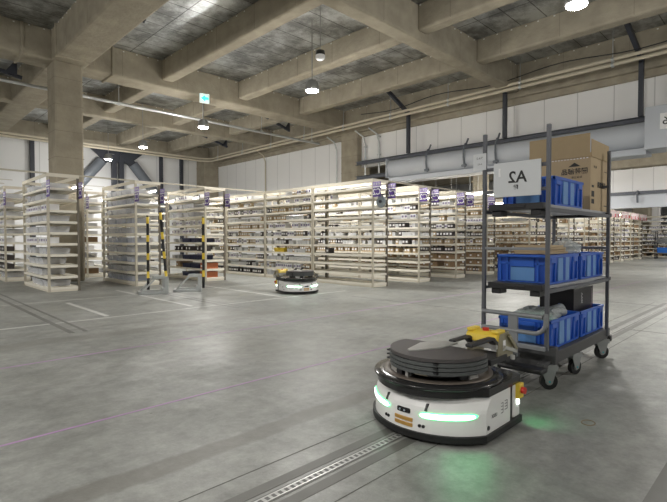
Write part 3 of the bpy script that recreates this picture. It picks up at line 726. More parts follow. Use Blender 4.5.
# main row: end bay is nearly empty
fill('m0', 9, 'product_box', .9, 1.93, .25); fill('m0', 3, 'dark_product_box', 1.3, 1.9, .25)
for k in range(11):
    kd = ['blue_parts_bin','product_box','blue_parts_bin','parts_bin','parts_bin','product_box','product_box','parts_bin','blue_parts_bin','product_box','product_box'][k]
    pr = .9 if k < 9 else .5
    if k in (9, 10): fill('m1', k, kd, .1, 1.1, .6)
    elif k == 3: fill('m1', k, 'yellow_crate', 1.1, 1.62, 1); fill('m1', k, kd, .05, 1.05, 1)
    else: fill('m1', k, kd, .05, 1.93, pr)
    kd2 = ['dark_product_box','parts_bin','product_box','parts_bin','product_box','parts_bin','tan_box','parts_bin','product_box','parts_bin','product_box'][k]
    fill('m2', k, kd2, .05, 1.93, .85 if k < 9 else .3); fill('m3', k, kd2, .05, 1.93, .7)
    for ref, kinds in (('se', ['none','none','none','tan_box','parts_bin','parts_bin','parts_bin','product_box','product_box','parts_bin','none']),
                       ('th', ['none','carton','carton','dark_product_box','tan_box','parts_bin','product_box','product_box','parts_bin','product_box','none']),
                       ('fo', ['carton','carton','carton','tan_box','tan_box','parts_bin','product_box','product_box','none','none','none'])):
        for j in range(3 if ref != 'fo' else 2):
            if kinds[k] != 'none' and '%s%d' % (ref, j) in ROW:
                fill('%s%d' % (ref, j), k, kinds[k], .05, 1.93, .85)
for ref in list(ROW):
    if ref[0] in 'rf' and ref not in ROW.keys() - {r for r in ROW if r[0] in 'rf'}:
        for k in range(10):
            kd = random.choice(['carton','carton','tan_box','dark_product_box'] if k < 4 else ['parts_bin','product_box','dark_product_box','tan_box','carton','product_box'])
            if random.random() < .9: fill(ref, k, kd, .05, 1.93, .75)
# build: the nearest 300 of each kind one by one, the rest of the kind as one object
bykind = {}
for (ref, k, kd), L_ in slots.items():
    L_.sort(key=lambda p: -p[1])
    for i, p in enumerate(L_):
        bykind.setdefault(kd, []).append((p[0]**2+p[1]**2, ref, k, i, p))
special = {'q': 'rack behind the single pole'}
base_cnt = {}
for kd in bykind: bykind[kd].sort(key=lambda q: q[0])
fam = {}
for kd in bykind: fam.setdefault(BASE.get(kd, kd), []).extend((q[0], kd, q) for q in bykind[kd])
for fm, L_ in fam.items():
    L_.sort(key=lambda q: q[0])
    rest = {}
    for n_, (dd, kd, q) in enumerate(L_):
        _, ref, k, i, p = q; me, nm, cat, w = KIND[kd]
        if n_ < 298:
            o = bpy.data.objects.new(BASE.get(kd, kd), me); col.objects.link(o); o.location = p
            tag(o, '%s %s from left, %s shelf, %s' % (ORD[min(i, 23)], nm, SH[k], ROW[ref][3]), cat, '%s on the %s shelf of the %s' % (nm, SH[k], ROW[ref][3]))
        else: rest.setdefault(cat, []).append((kd, p))
    for cat, R_ in rest.items():
        bm = bmesh.new(); mats = []; 
        for kd, p in R_:
            me = KIND[kd][0]; n0 = len(bm.faces); nv = len(bm.verts)
            bm.from_mesh(me); bm.verts.ensure_lookup_table(); bm.faces.ensure_lookup_table()
            bmesh.ops.translate(bm, vec=p, verts=bm.verts[nv:])
            for f in bm.faces[n0:]:
                mt = me.materials[f.material_index]
                if mt not in mats: mats.append(mt)
                f.material_index = mats.index(mt)
        m2 = bpy.data.meshes.new(fm); bm.to_mesh(m2); bm.free()
        for mt in mats: m2.materials.append(mt)
        o = bpy.data.objects.new(fm, m2); col.objects.link(o)
        tag(o, 'rows of small %ses filling the most distant racks' % cat if cat == 'box' else 'rows of %ss filling the most distant racks' % cat, cat, None, 'stuff')
# end-face bits on the racks seen from the side
for (a, b, z, mm, lab, s) in ((6.06, 10.76, .0872+3*P10, 'blueb', 'bright blue flat box at the end of the single-pole rack', (.36,.14,.05)),
        (6.3, 10.78, .0872+6*P10, 'blackp', 'dark box on an upper shelf end of the single-pole rack', (.14,.14,.08)),
        (4.55, 10.78, .0872+3*P10, 'green', 'small green packet on the end of the paired-pole rack', (.16,.1,.04)),
        (4.4, 10.76, .0872+2*P10, 'blackp', 'flat black case on the end of the paired-pole rack', (.34,.2,.06))):
    pass

# ------------------------------------------------------------------ striped barrier stands
def stripes_pole(x, y, top, lab, lean=(0, 0), z0=.05, grp='striped barrier poles'):
    t = thing('barrier_pole', lab, 'pole', (x, y, 0), 0, grp)
    n = 4; seg = (top-z0)/n; mb = MB(); pts = []; f = lambda z: (lean[0]*z/top, lean[1]*z/top, z)
    for i in range(n):
        za, zb = z0+i*seg, z0+(i+1)*seg; zc = za+seg*.64
        mb.tube([f(za), f(zc)], .027, 14, 0, i == 0); mb.tube([f(zc), f(zb)], .027, 14, 1, i == n-1)
    me_ = mb.build('striped_tube', [M['blackp'], M['yellow']], t)
    bm = bmesh.new(); bm.from_mesh(me_.data); bmesh.ops.remove_doubles(bm, verts=bm.verts, dist=.0005); bm.to_mesh(me_.data); bm.free()
    MB().cyl((lean[0], lean[1], top), (lean[0], lean[1], top+.03), .024, 14).build('end_cap', M['blackp'], t)
    return t
def stand(x, y, rz, lab):
    t = thing('barrier_stand', lab, 'stand', (x, y, 0), rz)
    MB().box(-.42, .12, -.20, -.15, 0, .05).box(-.42, .12, .15, .20, 0, .05).box(-.42, -.36, -.2, .2, 0, .05).build('base_frame', M['galv'], t, .004)
    for s in (-1, 1):
        MB().box(.06, .13, s*.175-.025, s*.175+.025, .0, .33).build('upright', M['galv'], t, .004)
        MB().bar((-.36, s*.175, .05), (-.1, s*.175, .32), .03).build('sloping_strut', M['galv'], t)
    MB().box(-.14, .12, -.2, -.15, .30, .34).build('top_rail', M['galv'], t, .004); MB().box(-.14, .12, .15, .2, .30, .34).build('top_rail', M['galv'], t, .004)
    MB().box(.02, .06, -.2, .2, .05, .11).build('cross_bar', M['galv'], t, .004)
    return t
stand(4.08, 9.05, math.radians(-18), 'grey galvanised barrier stand holding two striped poles, left one')
stand(4.78, 8.95, math.radians(-30), 'grey galvanised barrier stand holding one striped pole, right one')
stripes_pole(3.93, 9.28, 1.52, 'shorter left pole of the striped black and yellow pair', (0, .0), .06)
stripes_pole(4.17, 8.93, 1.60, 'taller right pole of the striped pair, leaning slightly left', (-.12, .03), .06)
stripes_pole(4.89, 8.8, 1.52, 'striped black and yellow pole standing alone in the right stand', (0, 0), .06)

# ------------------------------------------------------------------ tow robot
RW = .37
def outline(off=0, shrink=0, n=28, xr=-.30, xc=.11, bulge=.225):
    "plan outline: rear corners, straight sides, bowed front (counter-clockwise)"
    w = RW+off; pts = [(xr-off, w), (xr-off, -w)]
    R_ = (w*w+bulge*bulge)/(2*bulge); cx = xc+off+bulge-R_-shrink; th = math.asin(w/R_)
    for i in range(n+1):
        t_ = -th + 2*th*i/n
        pts.append((cx+R_*math.cos(t_), R_*math.sin(t_)))
    return pts
def arc_pt(y, z, off=0, slope=.0):
    bulge = .225; R_ = (RW*RW+bulge*bulge)/(2*bulge); cx = .11+bulge-R_
    return (cx+math.sqrt(max((R_+off)**2-y*y, 0)), y, z)
def make_robot(lab, tow=True):
    r = thing('tow_robot', lab, 'robot', (0,0,0))
    # bumper
    MB().prism(outline(.012), .02, .054, side_smooth=False).build('bumper', M['rubber'], r, .012, 3)
    MB().prism(outline(-.03), .012, .03).build('underbody', M['blackp'], r)
    # shell: straight lower band, upper part rolls inward to the turntable
    rings = []
    for z, sh_, ins in ((.052,0,0),(.165,.004,0),(.185,.012,0),(.215,.035,0),(.252,.075,0)):
        o_ = outline(-.001, sh_, xr=-.18); rings.append([(x,y,z) for x,y in o_])
    MB().loft(rings, smooth=False).build('body_shell', M['rwhite'], r, .008, 3)
    # wedge facets beside the front corners
    # rear block with e-stop cheeks
    MB().box(-.218, -.18, -.36, .36, .04, .25).build('rear_gap', M['blackp'], r)
    MB().box(-.30, -.218, -.37, .37, .055, .25).build('rear_shell', M['rwhite'], r, .01)
    for s in (-1, 1):
        e = MB().box(-.298, -.238, *sorted((s*.365, s*.393)), .165, .25).build('stop_switch_box', M['yellow'], r, .004)
        MB().cyl((-.268, s*.39, .212), (-.268, s*.414, .212), .019, 20).build('stop_button', M['redp'], e)
        MB().box(-.278, -.258, *sorted((s*.365, s*.379)), .125, .16).build('status_light', M['led'], r, .006)
    # deck: black body top, big disc
    dk = [(-.34,-.29),(-.30,-.373),(.09,-.373)]+[(.0+.350*math.cos(t_), .350*math.sin(t_)) for t_ in [math.radians(-66+132*i/24) for i in range(25)]]+[(.09,.373),(-.30,.373),(-.34,.29)]
    MB().prism(dk, .249, .292).build('deck', M['blackg'], r, .008, 3)
    MB().lathe([(.30,.0),(.362,.003),(.372,.014),(.368,.024),(.30,.030),(.26,.028),(.0001,.028)], (.0,0,.284), 72).build('turntable', M['blackg'], r)
    MB().lathe([(.315,.0),(.315,.006),(.27,.008),(.265,.003),(.0001,.003)], (-.0,0,.310), 64).build('ring_plate', M['rgrey'], r)
    MB().lathe([(.20,.0),(.20,.02),(.17,.032),(.06,.035),(.0001,.035)], (.0,0,.309), 48).build('hub', M['blackp'], r)
    # front lights
    for s in (-1, 1):
        n = 44; lw = MB(); lg = MB()
        for mb, off, hh, y0, y1 in ((lg, .0015, .0165, .10, .345), (lw, .0035, .0122, .105, .340)):
            outer = []
            pts = []
            for i in range(n+1):
                y = y0+(y1-y0)*i/n
                zc = .148+.008*((y-.1)/.23)**2
                e_ = min(1, math.sqrt(max(0, 1-((abs(i-n/2)/(n/2))**2)**4)))+.001
                h_ = hh*max(.25, e_)
                pts.append((y, zc, h_))
            vs = []; fs = []
            for y, zc, h_ in pts:
                for zz, o2 in ((zc-h_, -.02), (zc-h_, off), (zc+h_, off), (zc+h_, -.02)):
                    x_, _, _ = arc_pt(y, 0, o2); vs.append((x_, s*y, zz))
            for i in range(n):
                for q in range(4):
                    q2 = (q+1) % 4; f = (i*4+q, i*4+q2, (i+1)*4+q2, (i+1)*4+q)
                    fs.append(f if s > 0 else tuple(reversed(f)))
            mb.add(vs, fs)
        lg.build('light_edge', M['ledg'], r); lw.build('light_strip', M['led'], r)
    # camera slot, grips, contact pads, sensor dots
    def face_box(y0, y1, z0, z1, off, depth=.02):
        n = max(1, int(abs(y1-y0)/.02)); mb = MB(); vs = []; fs = []
        for i in range(n+1):
            y = y0+(y1-y0)*i/n; xo = arc_pt(y,0,off)[0]; xi = arc_pt(y,0,off-depth)[0]
            vs += [(xi,y,z0),(xo,y,z0),(xo,y,z1),(xi,y,z1)]
        for i in range(n):
            for q in range(4): fs.append((i*4+q, i*4+(q+1)%4, (i+1)*4+(q+1)%4, (i+1)*4+q))
        fs += [(3,2,1,0), tuple(n*4+q for q in range(4))]
        return mb.add(vs, fs)
    cs = face_box(-.04, .045, .139, .166, .003).build('camera_slot', M['blackg'], r, .006)
    for y in (-.018, .012): 
        p = arc_pt(y, .153, .003); MB().cyl((p[0]-.004,y,.153),(p[0]+.002,y,.153),.006,12).build('lens', M['disc'], cs)
    for y in (-.13, .13):
        x_ = arc_pt(y,0,0)[0]; MB().prism([(-.03,.172),(.001,.172),(-.02,.206),(-.05,.206)], -.006, .006, M=frame((x_,y,0),(1,0,0),(0,0,1))).build('grip_slot', M['blackp'], r, .003)
    for z in (.072, .100): face_box(-.055, .06, z, z+.018, .003).build('contact_strip', M['brass'], r)
    for yc in (-.12, .11):
        for dy in (-.010, .010):
            p = arc_pt(yc+dy, .088, 0); MB().cyl((p[0]-.005,yc+dy,.088),(p[0]+.003,yc+dy,.088),.0085,12).build('sensor', M['blackp'], r)
    for s in (-1, 1):
        MB().cyl((.085, s*.368, .085), (.085, s*.373, .085), .012, 14).build('sensor', M['blackp'], r)
        M_ = frame((.02, s*.3708, .135), (-s*1.0, 0, 0), (0,0,1))
        text_mesh('LEXX', .026, M['ink'], r, M_, depth=.0004)
        for x0, x1, z0, dz in ((-.085, -.06, .125, .018), (-.135, -.105, .135, .016)):
            mk = MB().box(x0, x0+.002, *sorted((s*.369, s*.3703)), z0, z0+3*dz)
            for i in range(4): mk.box(x0, x1, *sorted((s*.369, s*.3706)), z0+dz*i, z0+.0025+dz*i)
            mk.build('marking', M['ink'], r)
    # lift pads: crescent stack on the turntable
    def crescent(R_, n=36):
        pts = []
        for i in range(n+1):
            t_ = math.radians(-101 + 202*i/n); pts.append((R_*.93*math.cos(t_)+.005, R_*.91*math.sin(t_)+.015))
        return pts + [(-.075, .12), (-.075, -.12)]
    z = .352
    for i in range(4):
        MB().prism(crescent(.315 if i < 3 else .31), z, z+.019, side_smooth=False).build('slab', M['slabe'] if i < 3 else [M['slab']], r, .004)
        MB().prism(crescent(.300), z+.019, z+.0235).build('slab_gap', M['blackp'], r) if i < 3 else None
        for yy in (-.22, .15):
            t_ = math.asin((yy-.015)/.2867); xx = .315*.93*math.cos(t_)+.003
            MB().box(xx-.03, xx+.004, yy-.02, yy+.02, z+.010, z+.019).build('notch', M['blackp'], r) if i < 3 else None
        z += .0235
    # brackets between turntable and slabs
    def bracket(th, w, m_, h0=.315, h1=.352, rad=.272, t=.03):
        Mx = Matrix.Rotation(math.radians(th), 4, 'Z')
        return MB().box(rad-t, rad, -w/2, w/2, h0, h1, M=Mx).build('slab_support', M[m_], r, .002)
    bracket(-32, .085, 'steel'); bracket(-46, .035, 'blackp', .312); bracket(-18, .05, 'blackp', .312); bracket(-5, .02, 'steel', .314)
    bracket(12, .07, 'olivesteel', .33, .352, .25); bracket(40, .12, 'blackp', .33, .352, .25); bracket(-64, .04, 'blackp'); bracket(65, .05, 'blackp', .32)
    bracket(80, .07, 'steel', .315, .335, .27, .05)
    # centre plate and arm on top of the slabs
    zt = z-.0235+.019
    MB().prism([(.21,-.05),(.19,-.075),(.0,-.12),(-.15,-.06),(-.15,.05),(.02,.04),(.17,-.02)], zt, zt+.007).build('top_plate', M['steel'], r, .002)
    a0 = math.radians(180); ax = Vector((math.cos(a0), math.sin(a0), 0)); ay = Vector((-math.sin(a0), math.cos(a0), 0))
    Mh = Matrix((ax, ay, Vector((0,0,1)))).transposed().to_4x4(); Mh.translation = Vector((-.085, .135, .02))
    MB().box(-.10, .17, -.10, -.055, zt+.012, zt+.032, M=Mh).bar(Mh @ Vector((.16,-.078,zt+.02)), Mh @ Vector((.25,-.078,.40)), .045, .03).build('arm', M['blackp'], r, .006)
    MB().box(-.02, .17, .055, .10, zt+.006, zt+.02, M=Mh).bar(Mh @ Vector((.16,.078,zt+.012)), Mh @ Vector((.25,.078,.39)), .045, .03).build('arm', M['blackp'], r, .006)
    # tow unit
    MB().box(.10, .32, -.11, .11, .314, .352, M=Mh).build('tow_base', M['blackp'], r, .006)
    for s in (-1, 1):
        Mp = Mh @ frame((0, s*.098, 0), (1,0,0), (0,0,1))
        MB().prism([(.20,.33),(.41,.33),(.39,.42),(.345,.487),(.23,.482),(.21,.43)], -.005, .005, M=Mp).build('side_plate', M['olivesteel'], r, .001)
        MB().bar(Mh @ Vector((.33, s*.112, .465)), Mh @ Vector((.44, s*.112, .36)), .012, .022).build('link', M['olivesteel'], r)
        MB().bar(Mh @ Vector((.27, s*.112, .40)), Mh @ Vector((.44, s*.112, .35)), .012, .022).build('link', M['steel'], r)
    lb = MB().box(.268, .302, -.1045, -.1036, .375, .44, M=Mh).build('warning_label', M['white'], r)
    lb = MB().box(.268, .302, .1036, .1045, .375, .44, M=Mh).build('warning_label', M['white'], r)
    MB().box(.272, .298, .1046, .1050, .42, .435, M=Mh).build('warning_mark', M['yellow'], lb)
    MB().box(.19, .23, -.10, .10, .395, .43, M=Mh).build('cross_plate', M['steel'], r, .004)
    yc = MB()
    prof = [(.18,.43),(.195,.475),(.225,.492),(.30,.49),(.335,.47),(.335,.43)]
    yc.loft([[Mh @ Vector((x, y, z_)) for x, z_ in prof] for y in (-.10,.10)], smooth=False)
    yc.box(.20, .30, -.105, -.06, .485, .505, M=Mh).box(.20, .30, .06, .105, .485, .505, M=Mh)
    yo = yc.build('cover', M['yellow'], r, .008)
    MB().cyl(Mh @ Vector((.25, .0, .485)), Mh @ Vector((.25, .0, .508)), .02, 20).build('button', M['redp'], yo)
    MB().cyl(Mh @ Vector((.42, -.10, .365)), Mh @ Vector((.42, .10, .365)), .016, 14).build('hinge_pin', M['steel'], r)
    for q in ((.36,.13,.335),(.30,-.15,.33),(.24,.15,.335)):
        MB().cyl(Mh @ Vector(q), Mh @ Vector((q[0],q[1],q[2]+.025)), .014, 12).build('fastener', M['steel'], r)
    MB().bar(Mh @ Vector((.40, 0, .36)), Mh @ Vector((.52, .0, .36)), .05, .03).build('tow_tongue', M['steel'], r)
    return r
rob = make_robot('white tow robot in the foreground with green-white lights, hitched to the blue-bin trolley')
rob.location = (2.37, 1.522, 0); rob.rotation_euler = (0, 0, math.radians(180))
rob['group'] = 'white tow robots'
rob2 = copy_tree(rob); rob2.location = (6.10, 7.16, 0); rob2.rotation_euler = (0, 0, math.radians(256))
for ch in rob2.children:
    if ch.name.split('.')[0] in ('tow_base','side_plate','link','warning_label','cross_plate','cover','hinge_pin','tow_tongue','fastener'):
        ch.location = (.02, -.36, -.06)
rob2['label'] = 'distant white tow robot alone on the floor before the shelf racks'
# green glow lamps on the robots
def glow(loc, direction, e, size):
    Ld = bpy.data.lights.new('status_glow', 'AREA'); Ld.energy = e; Ld.color = (.12, 1, .32); Ld.size = size; Ld.spread = math.radians(120)
    lo = bpy.data.objects.new('status_glow', Ld); col.objects.link(lo); lo.location = loc; lo.rotation_euler = Vector(direction).to_track_quat('-Z', 'Y').to_euler()
glow((2.68, 1.10, .13), (.45, -.1, -.35), .13, .05)
glow((2.12, 1.18, .15), (-.5, -.5, -.22), .16, .25)

# ------------------------------------------------------------------ trolley
tr = thing('cage_trolley', 'tall grey three-tier wheeled trolley loaded with blue containers and a cardboard box', 'trolley', (3.3, 1.25, 0))
W = .47; Lh = 1.48
def P_(x0, x1, y0, y1, z0, z1, name, m_, bev=.003): return MB().box(x0, x1, y0, y1, z0, z1).build(name, M[m_], tr, bev)
for x, y in ((.02, .0), (.02, W-.0), (1.42, .0), (1.42, W)):
    z0 = .30 if x < .1 else .2
    MB().box(x-.0135, x+.0135, y-.0135, y+.0135, z0, 1.87).build('post', M['tpost'], tr, .004)
for y in (0, W):
    P_(.02, 1.42, y-.012, y+.012, 1.27, 1.30, 'side_rail', 'tpost'); P_(.02, 1.42, y-.012, y+.012, .70, .725, 'side_rail', 'tpost')
# shelves
for z in (.745, 1.325):
    s_ = P_(.13, 1.50, .02, W-.0, z-.02, z+.0, 'shelf', 'plate')
    f_ = MB().box(.02, .16, .035, W-.03, z-.035, z+.012)
    for y in (.06, W-.12): f_.box(.04, .15, y, y+.07, z-.075, z-.035)
    f_.box(.012, .02, .16, W-.16, z-.02, z+.0)
    f_.build('shelf_front_lip', M['blackp'], tr, .006)
    r_ = MB().box(1.40, 1.53, .0, W-.02, z-.045, z-.01); r_.build('shelf_rear_lip', M['blackp'], tr, .006)
# front cross rails behind the sign
for z in (1.60, 1.43): P_(.008, .03, .01, W-.01, z-.012, z+.012, 'cross_rail', 'tpost')
P_(.008, .03, .01, W-.01, 1.0, 1.02, 'cross_rail', 'ttube')
for z in (1.0, 1.55): P_(1.41, 1.43, .01, W-.01, z-.012, z+.012, 'cross_rail', 'tpost')
# handle loop: far post down to the lower bend, up the near side
hl = MB(); hl.tube([(-.0, W, .535), (-.0, 0.02, .535)], .016, 10); hl.build('handle_rail', M['ttube'], tr)
hl = MB(); pts = [(0, W, .415), (0, .10, .415)]
for i in range(7):
    t_ = PI/2*i/6; pts.append((0, .08-.08*math.sin(t_), .415+.08*(1-math.cos(t_))))
pts += [(0, 0, .56)]; hl.tube(pts, .016, 10); hl.build('handle_loop', M['ttube'], tr)
MB().box(-.012, .012, .195, .265, .23, .53).build('tow_column', M['ttube'], tr, .004)
P_(-.012, .02, .0, W, .30, .33, 'cross_rail', 'ttube')
# deck
P_(.20, 1.52, .0, .05, .175, .262, 'deck_rail', 'deckd', .006); P_(.20, 1.52, W-.05, W, .175, .262, 'deck_rail', 'deckd', .006)
P_(.22, 1.50, .05, W-.05, .20, .262, 'deck_panel', 'deckd'); P_(.16, .22, -.01, W+.01, .12, .30, 'deck_front', 'deckd', .006)
P_(1.47, 1.53, -.02, W+.02, .14, .20, 'rear_bumper', 'blackp', .012)
P_(-.06, .06, .0, .38, .14, .178, 'front_bumper', 'blackp', .015)
P_(.03, .20, .02, .07, .15, .20, 'bumper_arm', 'deckd'); P_(.03, .20, W-.07, W-.02, .15, .20, 'bumper_arm', 'deckd')
P_(-.18, .05, .20, .27, .21, .25, 'tow_bar', 'deckd')
MB().cyl((-.26,.235,.20),(-.26,.235,.40),.012,12).box(-.28,.0,.215,.255,.30,.325).build('tow_pin', M['steel'], tr)
def caster(x, y, rot, fixed=False):
    t = MB(); Mx = Matrix.Translation((x, y, 0)) @ Matrix.Rotation(rot, 4, 'Z')
    w_ = MB().cyl(Mx @ Vector((0,-.016,.06)), Mx @ Vector((0,.016,.06)), .06, 28).build('wheel', M['rubber'], tr, .004)
    MB().cyl(Mx @ Vector((0,-.018,.06)), Mx @ Vector((0,.018,.06)), .028, 24).build('wheel_core', M['wheelc'], w_)
    MB().cyl(Mx @ Vector((0,-.03,.06)), Mx @ Vector((0,.03,.06)), .008, 12).build('axle_cap', M['teal'], w_)
    k = MB()
    for s in (-1, 1): k.prism([(-.02,.045),(.02,.045),(.05,.15),(-.06,.15),(-.05,.12)], -.002, .002, M=Mx @ frame((0, s*.024, 0), (1,0,0), (0,0,1)))
    k.box(-.065, .055, -.035, .035, .14, .176, M=Mx)
    k.build('caster_fork', M['wheelc'], tr)
caster(.14, .03, -.85); caster(.12, W-.03, -.6); caster(.68, .03, -.3); caster(.68, W-.03, 0); caster(1.38, .03, -.7); caster(1.38, W-.03, -.7)

# sign and tag on the trolley
t = thing('trolley_sign', 'white board reading a mirrored A2 on the upper front of the trolley', 'sign', (3.288, 1.462, 1.385))
MB().box(-.006, .006, -.175, .17, 0, .25).build('board', M['sign'], t, .003)
text_mesh('A2', .115, M['ink'], t, frame((-.0075, -.01, .135), (0,-1,0), (0,0,1)), depth=.0005, bold=.002)
text_mesh('階', .034, M['ink'], t, frame((-.0075, -.0, .065), (0,-1,0), (0,0,1)), depth=.0005, bold=.001)
MB().box(-.008, -.006, .115, .13, .15, .21).build('clip', M['white'], t)
t = thing('trolley_tag', 'small white card with faint mirrored writing on the trolley left post', 'tag', (3.29, 1.74, 1.60))
MB().box(-.002, .002, -.045, .06, 0, .125).build('card', M['sign'], t)
text_mesh('ラA-2', .022, M['ink'], t, frame((-.003, .005, .09), (0,-1,0), (0,0,1)), depth=.0003)
text_mesh('A 0 5', .016, M['ink'], t, frame((-.003, .005, .045), (0,-1,0), (0,0,1)), depth=.0003)

# folding containers -------------------------------------------------
def make_container(lab):
    c = thing('blue_container', lab, 'container', (0,0,0))
    L_, Wd, Hh = .63, .40, .215
    b = MB().tub((.02, L_-.02, .02, Wd-.02), (.008, L_-.008, .008, Wd-.008), 0, Hh-.01, .006)
    b.build('body', M['blue'], c, .003)
    rim = MB()
    for x0, x1, y0, y1 in ((0, L_, 0, .016), (0, L_, Wd-.016, Wd), (0, .016, 0, Wd), (L_-.016, L_, 0, Wd)): rim.box(x0, x1, y0, y1, Hh-.022, Hh)
    rim.build('rim', M['bluerim'], c, .003)
    # front / back ends: handle block and corner posts ; sides: hinge ribs
    for x, s in ((.0, -1), (L_, 1)):
        h_ = MB()
        xa, xb = (x-.004, x+.018) if s < 0 else (x-.018, x+.004)
        h_.box(xa, xb, .11, Wd-.11, Hh-.09, Hh-.022)
        h_.build('handle', M['bluerim'], c, .003)
        q = MB()
        for y in (.03, .085, Wd-.085, Wd-.03): q.box(xa+.006, xb, y-.008, y+.008, .0, Hh-.02)
        q.box(xa+.006, xb, .03, Wd-.03, .0, .016); q.box(xa+.006, xb, .03, .11, Hh-.075, Hh-.06); q.box(xa+.006, xb, Wd-.11, Wd-.03, Hh-.075, Hh-.06)
        q.build('end_ribs', M['bluerim'], c, .002)
        MB().box(xa+.012, xb-.002, .11, Wd-.11, .02, Hh-.09).build('end_panel', M['blue2'], c, .002)
    for y, s in ((0, -1), (Wd, 1)):
        ya, yb = (y-.002, y+.016) if s < 0 else (y-.016, y+.002)
        q = MB()
        for x in (.03, .13, .30, .33, .50, .60): q.box(x-.008, x+.008, ya+.004, yb, .0, Hh-.02)
        for x in (.08, .55): q.box(x-.045, x+.045, ya, yb, Hh-.06, Hh-.022)
        q.box(.03, .60, ya+.004, yb, .0, .014)
        q.build('side_ribs', M['bluerim'], c, .002)
        q = MB(); q.box(.19, .29, ya+.007, yb-.002, .016, Hh-.024); q.box(.345, .42, ya+.007, yb-.002, .016, Hh-.024)
        q.build('side_sheen_panel', M['blue2'], c, .001)  # lighter strips carry the sheen painted into the side colour
    return c
c0 = make_container('blue folding container at the front of the bottom deck, film bundles on top')
g_ = 'blue folding containers on the trolley'; c0['group'] = g_
c0.location = (3.50, 1.29, .264)
for loc, lab in (((4.15, 1.29, .264), 'blue folding container at the rear of the bottom deck, holding a black carton'),
                 ((3.46, 1.29, .747), 'blue folding container at the front of the middle shelf, cardboard on top'),
                 ((4.12, 1.29, .747), 'blue folding container at the rear of the middle shelf'),
                 ((3.53, 1.285, 1.327), 'single blue folding container on the top shelf before the cardboard box')):
    c = copy_tree(c0); c.location = loc; c['label'] = lab
# cardboard box with open flaps
t = thing('cardboard_box', 'large open cardboard box with raised flaps at the rear of the top shelf', 'box', (4.38, 1.30, 1.327))
bx, by, bz = .50, .44, .46
MB().tub((0, bx, 0, by), (0, bx, 0, by), 0, bz, .006).build('box_body', M['carton2'], t)
MB().box(-.012, -.004, .005, by+.08, bz, bz+.20).build('flap', M['card_in'], t)
MB().box(.005, bx-.005, -.006, 0, bz, bz+.15).build('flap', M['card_in'], t)
MB().box(bx, bx+.006, .005, by-.005, bz, bz+.12).build('flap', M['card_in'], t)
MB().box(.005, bx-.005, by, by+.006, bz, bz+.2).build('flap', M['card_in'], t)
pf = MB()
for i in range(16): pf.box(-.003, -.0005, .02+i*.026, .034+i*.026, bz-.012, bz-.004)
pf.build('perforated_edge', M['white'], t)
F1 = lambda y, z: frame((-.002, y, z), (0,-1,0), (0,0,1))
F2 = lambda x, z: frame((x, -.002, z), (1,0,0), (0,0,1))
text_mesh('園芸部品', .055, M['ink'], t, F1(.13, .34), bold=.001, depth=.0005)
text_mesh('取扱注意', .022, M['ink'], t, F1(.11, .29), depth=.0005)
MB().prism([(-.05,0),(.05,0),(.0,.035)], -.0005, .0005, M=F1(.13, .385)).build('printed_mark', M['ink'], t)
text_mesh('天地無用', .06, M['ink'], t, F2(.30, .23), bold=.001, depth=.0005)
text_mesh('30L 40', .03, M['ink'], t, F2(.12, .38), depth=.0005)
mk = MB(); mk.box(.03,.10,-.0015,0,.06,.10); mk.box(.03,.10,-.0015,0,.12,.17); mk.box(.035,.09,-.0015,0,.20,.22); mk.box(.38,.46,-.0015,0,.36,.365); mk.box(.38,.46,-.0015,0,.05,.058)
mk.build('printed_block', M['ink'], t)
# flat cardboard pile on the middle container
for i in range(4):
    t = MB().box(0, .40-.02*i, 0, .26, 0, .016)
    o = t.build('cardboard_sheet', M['carton2'], None, .002); o.location = (3.62+.015*i, 1.36+.01*(i%2), .963+.017*i); o.rotation_euler = (0, 0, .02*(i-1))
    tag(o, 'flat cardboard piece, %s of four stacked on the middle front container' % ['bottom', 'second from bottom', 'third from bottom', 'topmost'][i], 'cardboard', 'flat cardboard pile on the trolley')
def crumple(name, m_, lab, cat, loc, s, sub=3, amp=.35, seed=1):
    rnd = random.Random(seed)
    bm = bmesh.new(); bmesh.ops.create_icosphere(bm, subdivisions=sub, radius=1)
    for v in bm.verts:
        k = 1+amp*(rnd.random()-.5); v.co = Vector((v.co.x*s[0]*k, v.co.y*s[1]*k, max(-.35, v.co.z)*s[2]*k + s[2]*.35))
    me = bpy.data.meshes.new(name); bm.to_mesh(me); bm.free(); me.materials.append(m_)
    o = bpy.data.objects.new(name, me); col.objects.link(o); o.location = loc
    return tag(o, lab, cat)
crumple('plastic_bag', M['film'], 'crumpled clear plastic bag on the middle shelf behind the cardboard pile', 'bag', (4.18, 1.42, .963), (.11, .10, .085), seed=3)
crumple('film_packet', M['greenpk'], 'greenish white film packet filling the bottom front container', 'packet', (3.70, 1.49, .445), (.17, .16, .055), amp=.12, seed=5)
crumple('film_sheet', M['film'], 'loose clear plastic sheet over the packet in the bottom front container', 'plastic sheet', (3.72, 1.48, .468), (.19, .165, .05), amp=.2, seed=6)
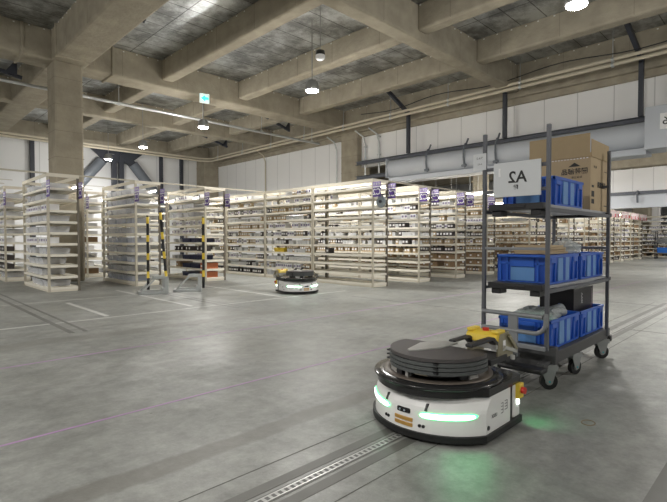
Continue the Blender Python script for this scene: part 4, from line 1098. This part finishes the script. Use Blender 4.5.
# wrapped bundle lying across and blue roll
t = thing('wrapped_bundle', 'grey film-wrapped roll lying across the bottom front container', 'roll', (3.82, 1.44, .495))
mb = MB(); rnd = random.Random(2); pts = []; rs = []
for i in range(9): pts.append((-.16+.04*i, .09-.018*i, .012*math.sin(i))); rs.append(.042+.012*rnd.random())
mb.tube(pts, rs, 12); mb.build('wrapped_roll', M['film2'], t)
mb = MB().tube([(-.1,-.06,.0),(.0,-.07,.012),(.12,-.08,0)], .036, 12); mb.build('wrapped_roll', M['film2'], t)
tag(MB().tube([(3.98+.045*math.cos(PI*i/10), 1.40, .487+.05*math.sin(PI*i/10)) for i in range(11)], .018, 10).build('blue_strap', M['blue']), 'curved blue band beside the wrapped roll in the bottom containers', 'band')
t = thing('black_carton', 'glossy black product carton standing in the bottom rear container', 'carton', (4.0, 1.33, .30))
MB().box(0.16, .66, .02, .30, 0, .36).build('carton_body', M['boxblk'], t, .003)
MB().box(.60, .655, .0185, .02, .05, .34).build('picture_panel', M['boxpic'], t)
MB().box(.18, .658, .02, .30, .358, .362).build('silver_edge', M['steel'], t)
text_mesh('VVX', .05, M['white'], t, frame((.36, .0185, .27), (0,0,1), (-1,0,0)), depth=.0004)

# ------------------------------------------------------------------ far cart with blue bin (right edge)
t = thing('picking_cart', 'distant small cart with a blue bin at the right edge by the far racks', 'cart', (30.4, 4.75, 0))
for x in (0, .5):
    for y in (0, 1.0): MB().box(x-.02, x+.02, y-.02, y+.02, .1, 1.5).cyl((x-.015, y, .06), (x+.015, y, .06), .06, 12).build('cart_post', M['tpost'], t)
for z in (.3, .85, 1.4): MB().box(-.02, .52, -.02, 1.02, z, z+.03).build('cart_shelf', M['plate'], t)
tag(MB().tub((30.45, 30.85, 4.85, 5.65), (30.42, 30.88, 4.82, 5.68), .332, .62, .02).build('blue_bin', M['blueb']), 'bright blue bin on the low shelf of the distant cart', 'bin')
tag(MB().tub((30.45, 30.85, 5.1, 5.65), (30.42, 30.88, 5.07, 5.68), .882, 1.08, .02).build('grey_bin', M['plate']), 'grey bin on the middle shelf of the distant cart', 'bin')

# ------------------------------------------------------------------ light + view
w = bpy.data.worlds.new('world'); scn.world = w; w.use_nodes = True
w.node_tree.nodes['Background'].inputs[0].default_value = (.9, .95, 1, 1); w.node_tree.nodes['Background'].inputs[1].default_value = .25
scn.view_settings.view_transform = 'Standard'; scn.view_settings.look = 'None'; scn.view_settings.gamma = 1; scn.view_settings.exposure = 0.0
